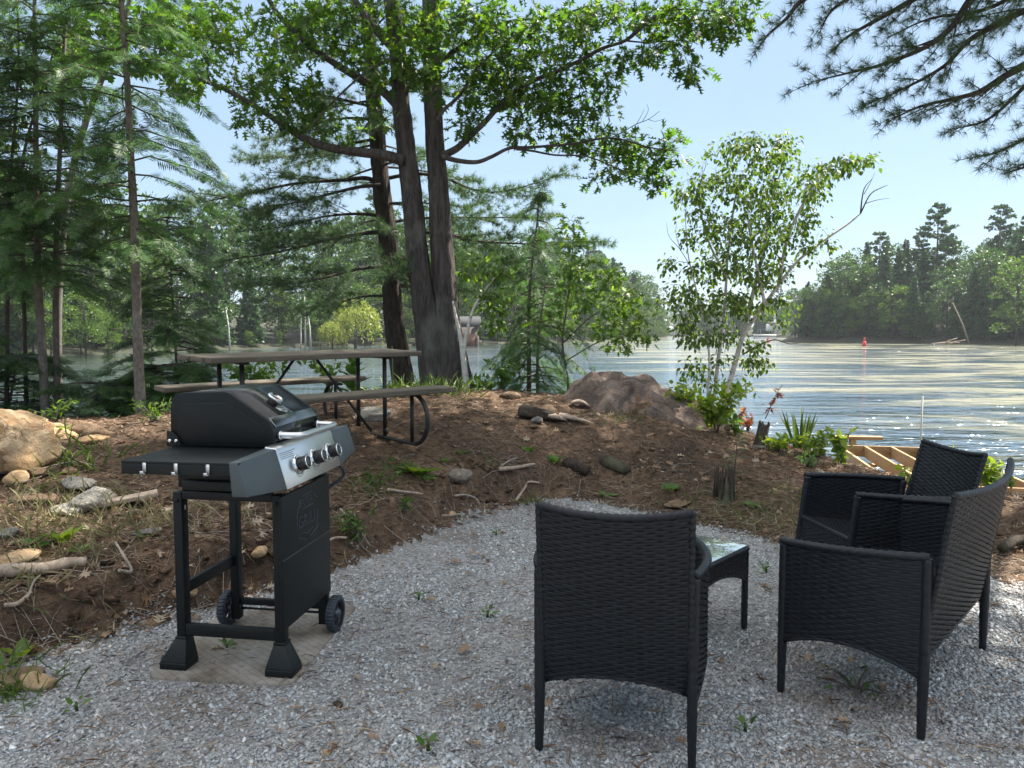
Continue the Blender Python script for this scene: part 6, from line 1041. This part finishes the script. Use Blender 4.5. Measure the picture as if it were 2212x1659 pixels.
rosette(1197, 1003, 10, .09, 'weed_leaf', "blue-green leafy weed on the slope above the burnt stubs", up=.8); rosette(1142, 978, 5, .09, 'weed_leaf', "two-leaved seedling on the bare slope right of the table", up=1.4); rosette(997, 983, 7, .06, 'weed_leaf', "little clover-like weed on the bare slope in front of the table's curved leg")
rosette(960, 1002, 8, .05, 'weed_leaf', "flat feathery weed between the broad-leaved weed and the table leg")
rosette(1450, 1063, 12, .09, 'weed_leaf', "rounded low weed in thin grass left of the splintered stump", MAPLE, .5); rosette(1310, 1075, 6, .08, 'weed_leaf', "sparse weed left of the flat tan stone behind the front chair"); rosette(1622, 1100, 8, .07, 'weed_leaf', "low weed in thin grass right of the splintered stump")
rosette(132, 938, 8, .16, 'lime_leaf', "lit grassy seedling on top of the stone heap beside the tan boulder", LANCE, 1.2); rosette(82, 990, 16, .06, 'lime_leaf', "green creeper hanging on the right side of the tan boulder", OVATE, 1, fold_h=.28)
rosette(60, 1180, 8, .07, 'weed_leaf', "green weed at the left bank's lip, leftmost of three"); rosette(82, 1186, 8, .07, 'weed_leaf', "green weed at the left bank's lip, the middle of three"); rosette(137, 1178, 8, .11, 'lime_leaf', "taller green weed at the left bank's lip, right one of three", up=1.3)
rosette(175, 1195, 14, .06, 'weed_leaf', "feathery dark weed hanging over the left bank's lip", LANCE, .5); rosette(45, 1425, 5, .08, 'lime_leaf', "bright green weed at the gravel's edge in the lower left corner", up=1.2); rosette(10, 1450, 8, .11, 'weed_leaf', "long-leaved weed at the left edge above the dark flat stone", LANCE, 1.0)
rosette(345, 1010, 6, .12, 'lime_leaf', "yellowish spiky seedling just left of the grill body", LANCE, .7); rosette(320, 1165, 6, .05, 'weed_leaf', "tiny weed beside the blue-grey slate")
for px, py, lb in ((925, 1632, "tiny green weed on the gravel at the bottom edge"), (1610, 1592, "small weed growing in the gravel between front chair and loveseat"), (1053, 1338, "tiny weed in the middle of the gravel"), (905, 1302, "flat yellowish weed on the gravel right of the grill's wheel"), (165, 1540, "tiny weed in the gravel near the lower left corner"), (1655, 1240, "small weed by the glass table's right leg"), (490, 1410, "tiny weed on the gravel behind the grill mat"), (1480, 1500, "tiny yellow weed beside the front chair's right leg"), (1072, 1158, "little weed at the foot of the bank by the gravel")): rosette(px, py, 7, .045, 'weed_leaf', lb, up=1.0, fold_h=.035)
shrub(1850, 1500, .20, .06, 30, .04, 'weed_leaf', "patch of green weeds in the shade under the loveseat", LANCE, 'weed', 'weed')
shrub(775, 1170, .16, .20, 90, .06, 'weed_leaf', "ferny weed on the bank right of the grill door", LANCE, 'weed', 'weed'); shrub(815, 1052, .22, .10, 110, .05, 'weed_leaf', "low ferny green patch on the bank, left of the broad-leaved weed", LANCE, 'weed', 'weed'); shrub(858, 1026, .20, .09, 90, .05, 'weed_leaf', "moss-like green patch just behind the broad-leaved weed", LANCE, 'weed', 'weed'); shrub(875, 1105, .10, .12, 40, .04, 'weed_leaf', "thin weed growing from the middle of the bank face", OVATE, 'weed', 'weed')
# lit plants along the shore on the right
shrub(1476, 898, .25, .42, 190, .075, 'lime_leaf', "yellow-green sprouting bush on the low round stump"); shrub(1548, 935, .40, .48, 380, .085, 'lime_leaf', "biggest bright lime bush on the slope below the birch"); shrub(1563, 868, .14, .22, 80, .075, 'maple_leaf', "small fresh green bush at the birch's foot"); shrub(1597, 945, .16, .2, 70, .08, 'maple_leaf', "green sprouts at the right end of the biggest lime bush")
shrub(1616, 918, .16, .28, 36, .09, 'red_leaf', "red-leaved seedling between the lime bush and the leaning stump", OAK); shrub(1590, 880, .14, .16, 50, .05, 'grass', "wispy pale weeds on the shore edge left of the red seedling", LANCE); shrub(1683, 975, .24, .14, 90, .09, 'lime_leaf', "low lime weeds at the foot of the leaning stump"); shrub(1770, 965, .24, .24, 120, .08, 'lime_leaf', "yellowish bush between the iris clump and the dock"); shrub(1817, 1003, .14, .30, 80, .09, 'lime_leaf', "bright lime plant at the dock's near corner"); shrub(1745, 1010, .14, .12, 40, .06, 'weed_leaf', "dusty green weed left of the dock's near corner")
shrub(2090, 1052, .40, .30, 260, .09, 'lime_leaf', "bright green weeds growing beside the dock, right of the wicker chair's back"); shrub(2150, 1060, .25, .2, 90, .08, 'maple_leaf', "green weeds at the shore right of the dock weeds"); shrub(1975, 1050, .2, .16, 60, .07, 'lime_leaf', "lime sprouts behind the left arm of the far wicker chair")
g = G(1731, 950); t = thing("iris_clump", "clump of sword-like iris leaves on the shore edge above the dock", "plant", g); mb = MB(); n = 26; a = rw.uniform(0, 6.283, n); r_ = rw.uniform(.05, .55, n)
scatter(mb, (A([-.035,0,0],[.035,0,0],[.03,.6,.02],[0,1,-.04],[-.03,.6,.02]), [(0,1,2,3,4)]), np.stack([.06*np.cos(a), .06*np.sin(a), 0*a], 1), frames(np.stack([r_*np.cos(a), r_*np.sin(a), np.ones(n)], 1), roll=rw.uniform(0, 6.28, n)), rw.uniform(.25, .48, n)); mb.build("blades", M['grass'], t)
# sprouting twig on the leaning stump, seedling by the splintered stump
g = G(1636, 968) + A(.075, 0, .30); t = thing("sprouting_twig", "thin shoot with rust-brown leaves rising from the leaning stump", "plant", g); mb = MB(); q = smooth_path([A(0,0,0), A(.06,.0,.14), A(.10,0,.24), A(.17,0,.36)], 5); tube(mb, q, taper(len(q), .006, .0025), 5); mb.build("stem", M['twig'], t); mb = MB(); k = 13; tt = rw.uniform(.2, 1, k); scatter(mb, OAK, np.stack([np.interp(tt, np.linspace(0, 1, len(q)), q[:, j]) for j in range(3)], 1), frames(rw.normal(0, .7, (k, 3)) + A(.3, 0, -.3)), rw.uniform(.06, .11, k)); mb.build("foliage", M['red_leaf'], t)
g = G(1585, 1040); t = thing("conifer_seedling", "wispy little conifer seedling above the splintered stump", "plant", g); cn = Con(); rr = np.random.default_rng(3); tube(cn.wood, [g, g + A(.02, 0, .25), g + A(.01, 0, .44)], [.005, .004, .001], 5)
for k in range(16): z = .06 + .36*k/16; hem_bough(cn, g + A(.015, 0, z), rr.uniform(0, 6.28), .13*(1.15-z*2), rr, .06, .2, .3, .002)
finish(cn, t, g, FRONDS, 'hemlock_needle', 'twig', rr)
# mulleins and vine behind the table
for px, dep, h, lb in ((762, 9.6, .62, "tall pale mullein behind the picnic table, left of the pine trunk"), (848, 9.9, .10, "big-leaved mullein rosette with a thin flower spike by the pine's foot")):
    g0 = P(px, 850, dep); g = A(g0[0], g0[1], hz(g0[0], g0[1])); t = thing("mullein", lb, "plant", g); mb = MB(); n = 26 if h > .3 else 16; a = np.arange(n)*2.4; hh = np.linspace(0, h, n); scatter(mb, OVATE, np.stack([0*a, 0*a, hh + .02], 1), frames(np.stack([np.cos(a), np.sin(a), .5 + 1.6*hh], 1)), np.linspace(.30, .14, n)*rw.uniform(.8, 1.1, n)); mb.build("foliage", M['lime_leaf'] if h < .3 else M['weed_leaf'], t)
    mb = MB(); tube(mb, [A(0,0,0), A(.01,0,h*.6), A(0,0,max(h, .62)+.05)], [.014, .012, .008], 6); mb.build("stalk", M['weed_leaf'], t)
for px, py, r, h, n, lb in ((555, 850, .6, .5, 200, "leafy vine bush at the water behind the left half of the picnic table"), (715, 848, .35, .45, 90, "leafy bush at the water behind the picnic table, below the mullein's left side"), (905, 862, .25, .2, 60, "low weeds at the foot of the big oak's left stem"), (1045, 868, .3, .35, 110, "green sprouts at the foot of the leaning pale birch"), (1085, 850, .3, .5, 120, "leafy sprouts between the pale birch and the small hemlock")): shrub(px, py, r, h, n, .10, 'maple_leaf', lb, OVATE, dep=9.9 if px < 900 else 10.9)
for px, py, lb in ((115, 905, "bright fern-like sprouts at the foot of the pale leaning hemlock"), (330, 910, "low sprouts at the foot of the slim hemlock")): shrub(px, py, .25, .2, 80, .07, 'maple_leaf', lb, LANCE)
# single dead leaves on the gravel
for i, (px, py, lb) in enumerate(((1008, 1206, "curled tan leaf on the gravel beyond the grill's wheel"), (990, 1226, "dull tan leaf on the gravel just below the curled one"), (1022, 1414, "long dry leaf in the middle of the gravel"), (383, 1246, "brown leaf on the gravel inside the grill's legs"), (230, 1395, "rust-brown leaf on the gravel left of the grill"), (1330, 1135, "dead leaf at the far gravel edge right of the front chair's back"))):
    g = G(px, py, .025); mb = MB(); scatter(mb, (OAK[0]*A(1, 1, 1.6), OAK[1]), [g], frames([A(math.cos(i*2.1), math.sin(i*2.1)*.6, .12)]), [.085]); tag(mb.build("dead_leaf", M['litter'], origin=g), lb, "leaf")
# ------------------------------------------------------------------ unfinished dock and pole
ZD = -.50; d0 = Pz(1811, 961, ZD); d1 = Pz(1915, 1032, ZD); dv = (d1-d0)/np.linalg.norm(d1-d0); sv = A(-dv[1], dv[0], 0); sv = sv if sv[0] > 0 else -sv; DL = np.linalg.norm(d1-d0) + .35; WD_ = 1.64
t = thing("dock_frame", "unfinished dock frame of new yellow lumber at the shore, joists still open", "dock", d0 + A(0, 0, 0)); t0 = d0
def lum(name, a, b, w_=.040, h_=.185, dz=-.0925): mb = MB(); bar(mb, a + A(0,0,dz), b + A(0,0,dz), w_, h_); return mb.build(name, M['lumber'], t, origin=t0, bevel=.003)
for k in range(5): lum("joist" if 0 < k < 4 else "rim_joist", d0 + sv*(k*.41) + dv*.045, d0 + sv*(k*.41) + dv*DL)
lum("header", d0 - sv*.03 + dv*.02, d0 + sv*(WD_+.03) + dv*.02); lum("header", d0 - sv*.03 + dv*(DL+.022), d0 + sv*(WD_+.03) + dv*(DL+.022))
lum("ledger_board", d0 - sv*.10 - dv*.35 + A(0,0,.10), d0 + sv*.78 - dv*.42 + A(0,0,.10), .14, .05, -.02)
for k, (u_, s_) in enumerate(((.5, .2), (1.3, .2), (2.2, .2), (.9, .9), (1.8, .9))): lum("cross_board", d0 + sv*(s_-.17) + dv*u_ + A(0,0,-.24), d0 + sv*(s_+.75) + dv*u_ + A(0,0,-.24), .14, .04, 0)
for u_, s_ in ((.1, .06), (.1, WD_-.06), (DL-.1, .06), (DL-.1, WD_-.06), (-.36, .3)): lum("post", d0 + sv*s_ + dv*u_ + A(0,0,-1.6), d0 + sv*s_ + dv*u_ + A(.0001,0,-.19 if u_ > 0 else .05), .09, .09, 0)
a, b = P(1988, 975, 11.8), P(1993, 856, 11.8); mb = MB(); tube(mb, [a + (a-b)*.9, a, b], .0125, 10); tag(mb.build("mooring_pole", M['pole'], origin=a, smooth=True), "thin pale pole standing upright in the water by the dock", "pole")
# ------------------------------------------------------------------ summer haze over the lake
m = bpy.data.materials.new("summer_haze"); m.use_nodes = True; N, L = m.node_tree.nodes, m.node_tree.links; N.remove(N["Principled BSDF"])
pv = N.new("ShaderNodeVolumePrincipled"); pv.inputs["Color"].default_value = (.86, .92, 1.0, 1); pv.inputs["Density"].default_value = .00024; pv.inputs["Anisotropy"].default_value = .2
L.new(pv.outputs[0], N["Material Output"].inputs["Volume"])
mb = MB(); box(mb, (0, 1700, 18.5), (5300, 3560, 43.9)); o = mb.build("haze", m); o['kind'] = 'stuff'
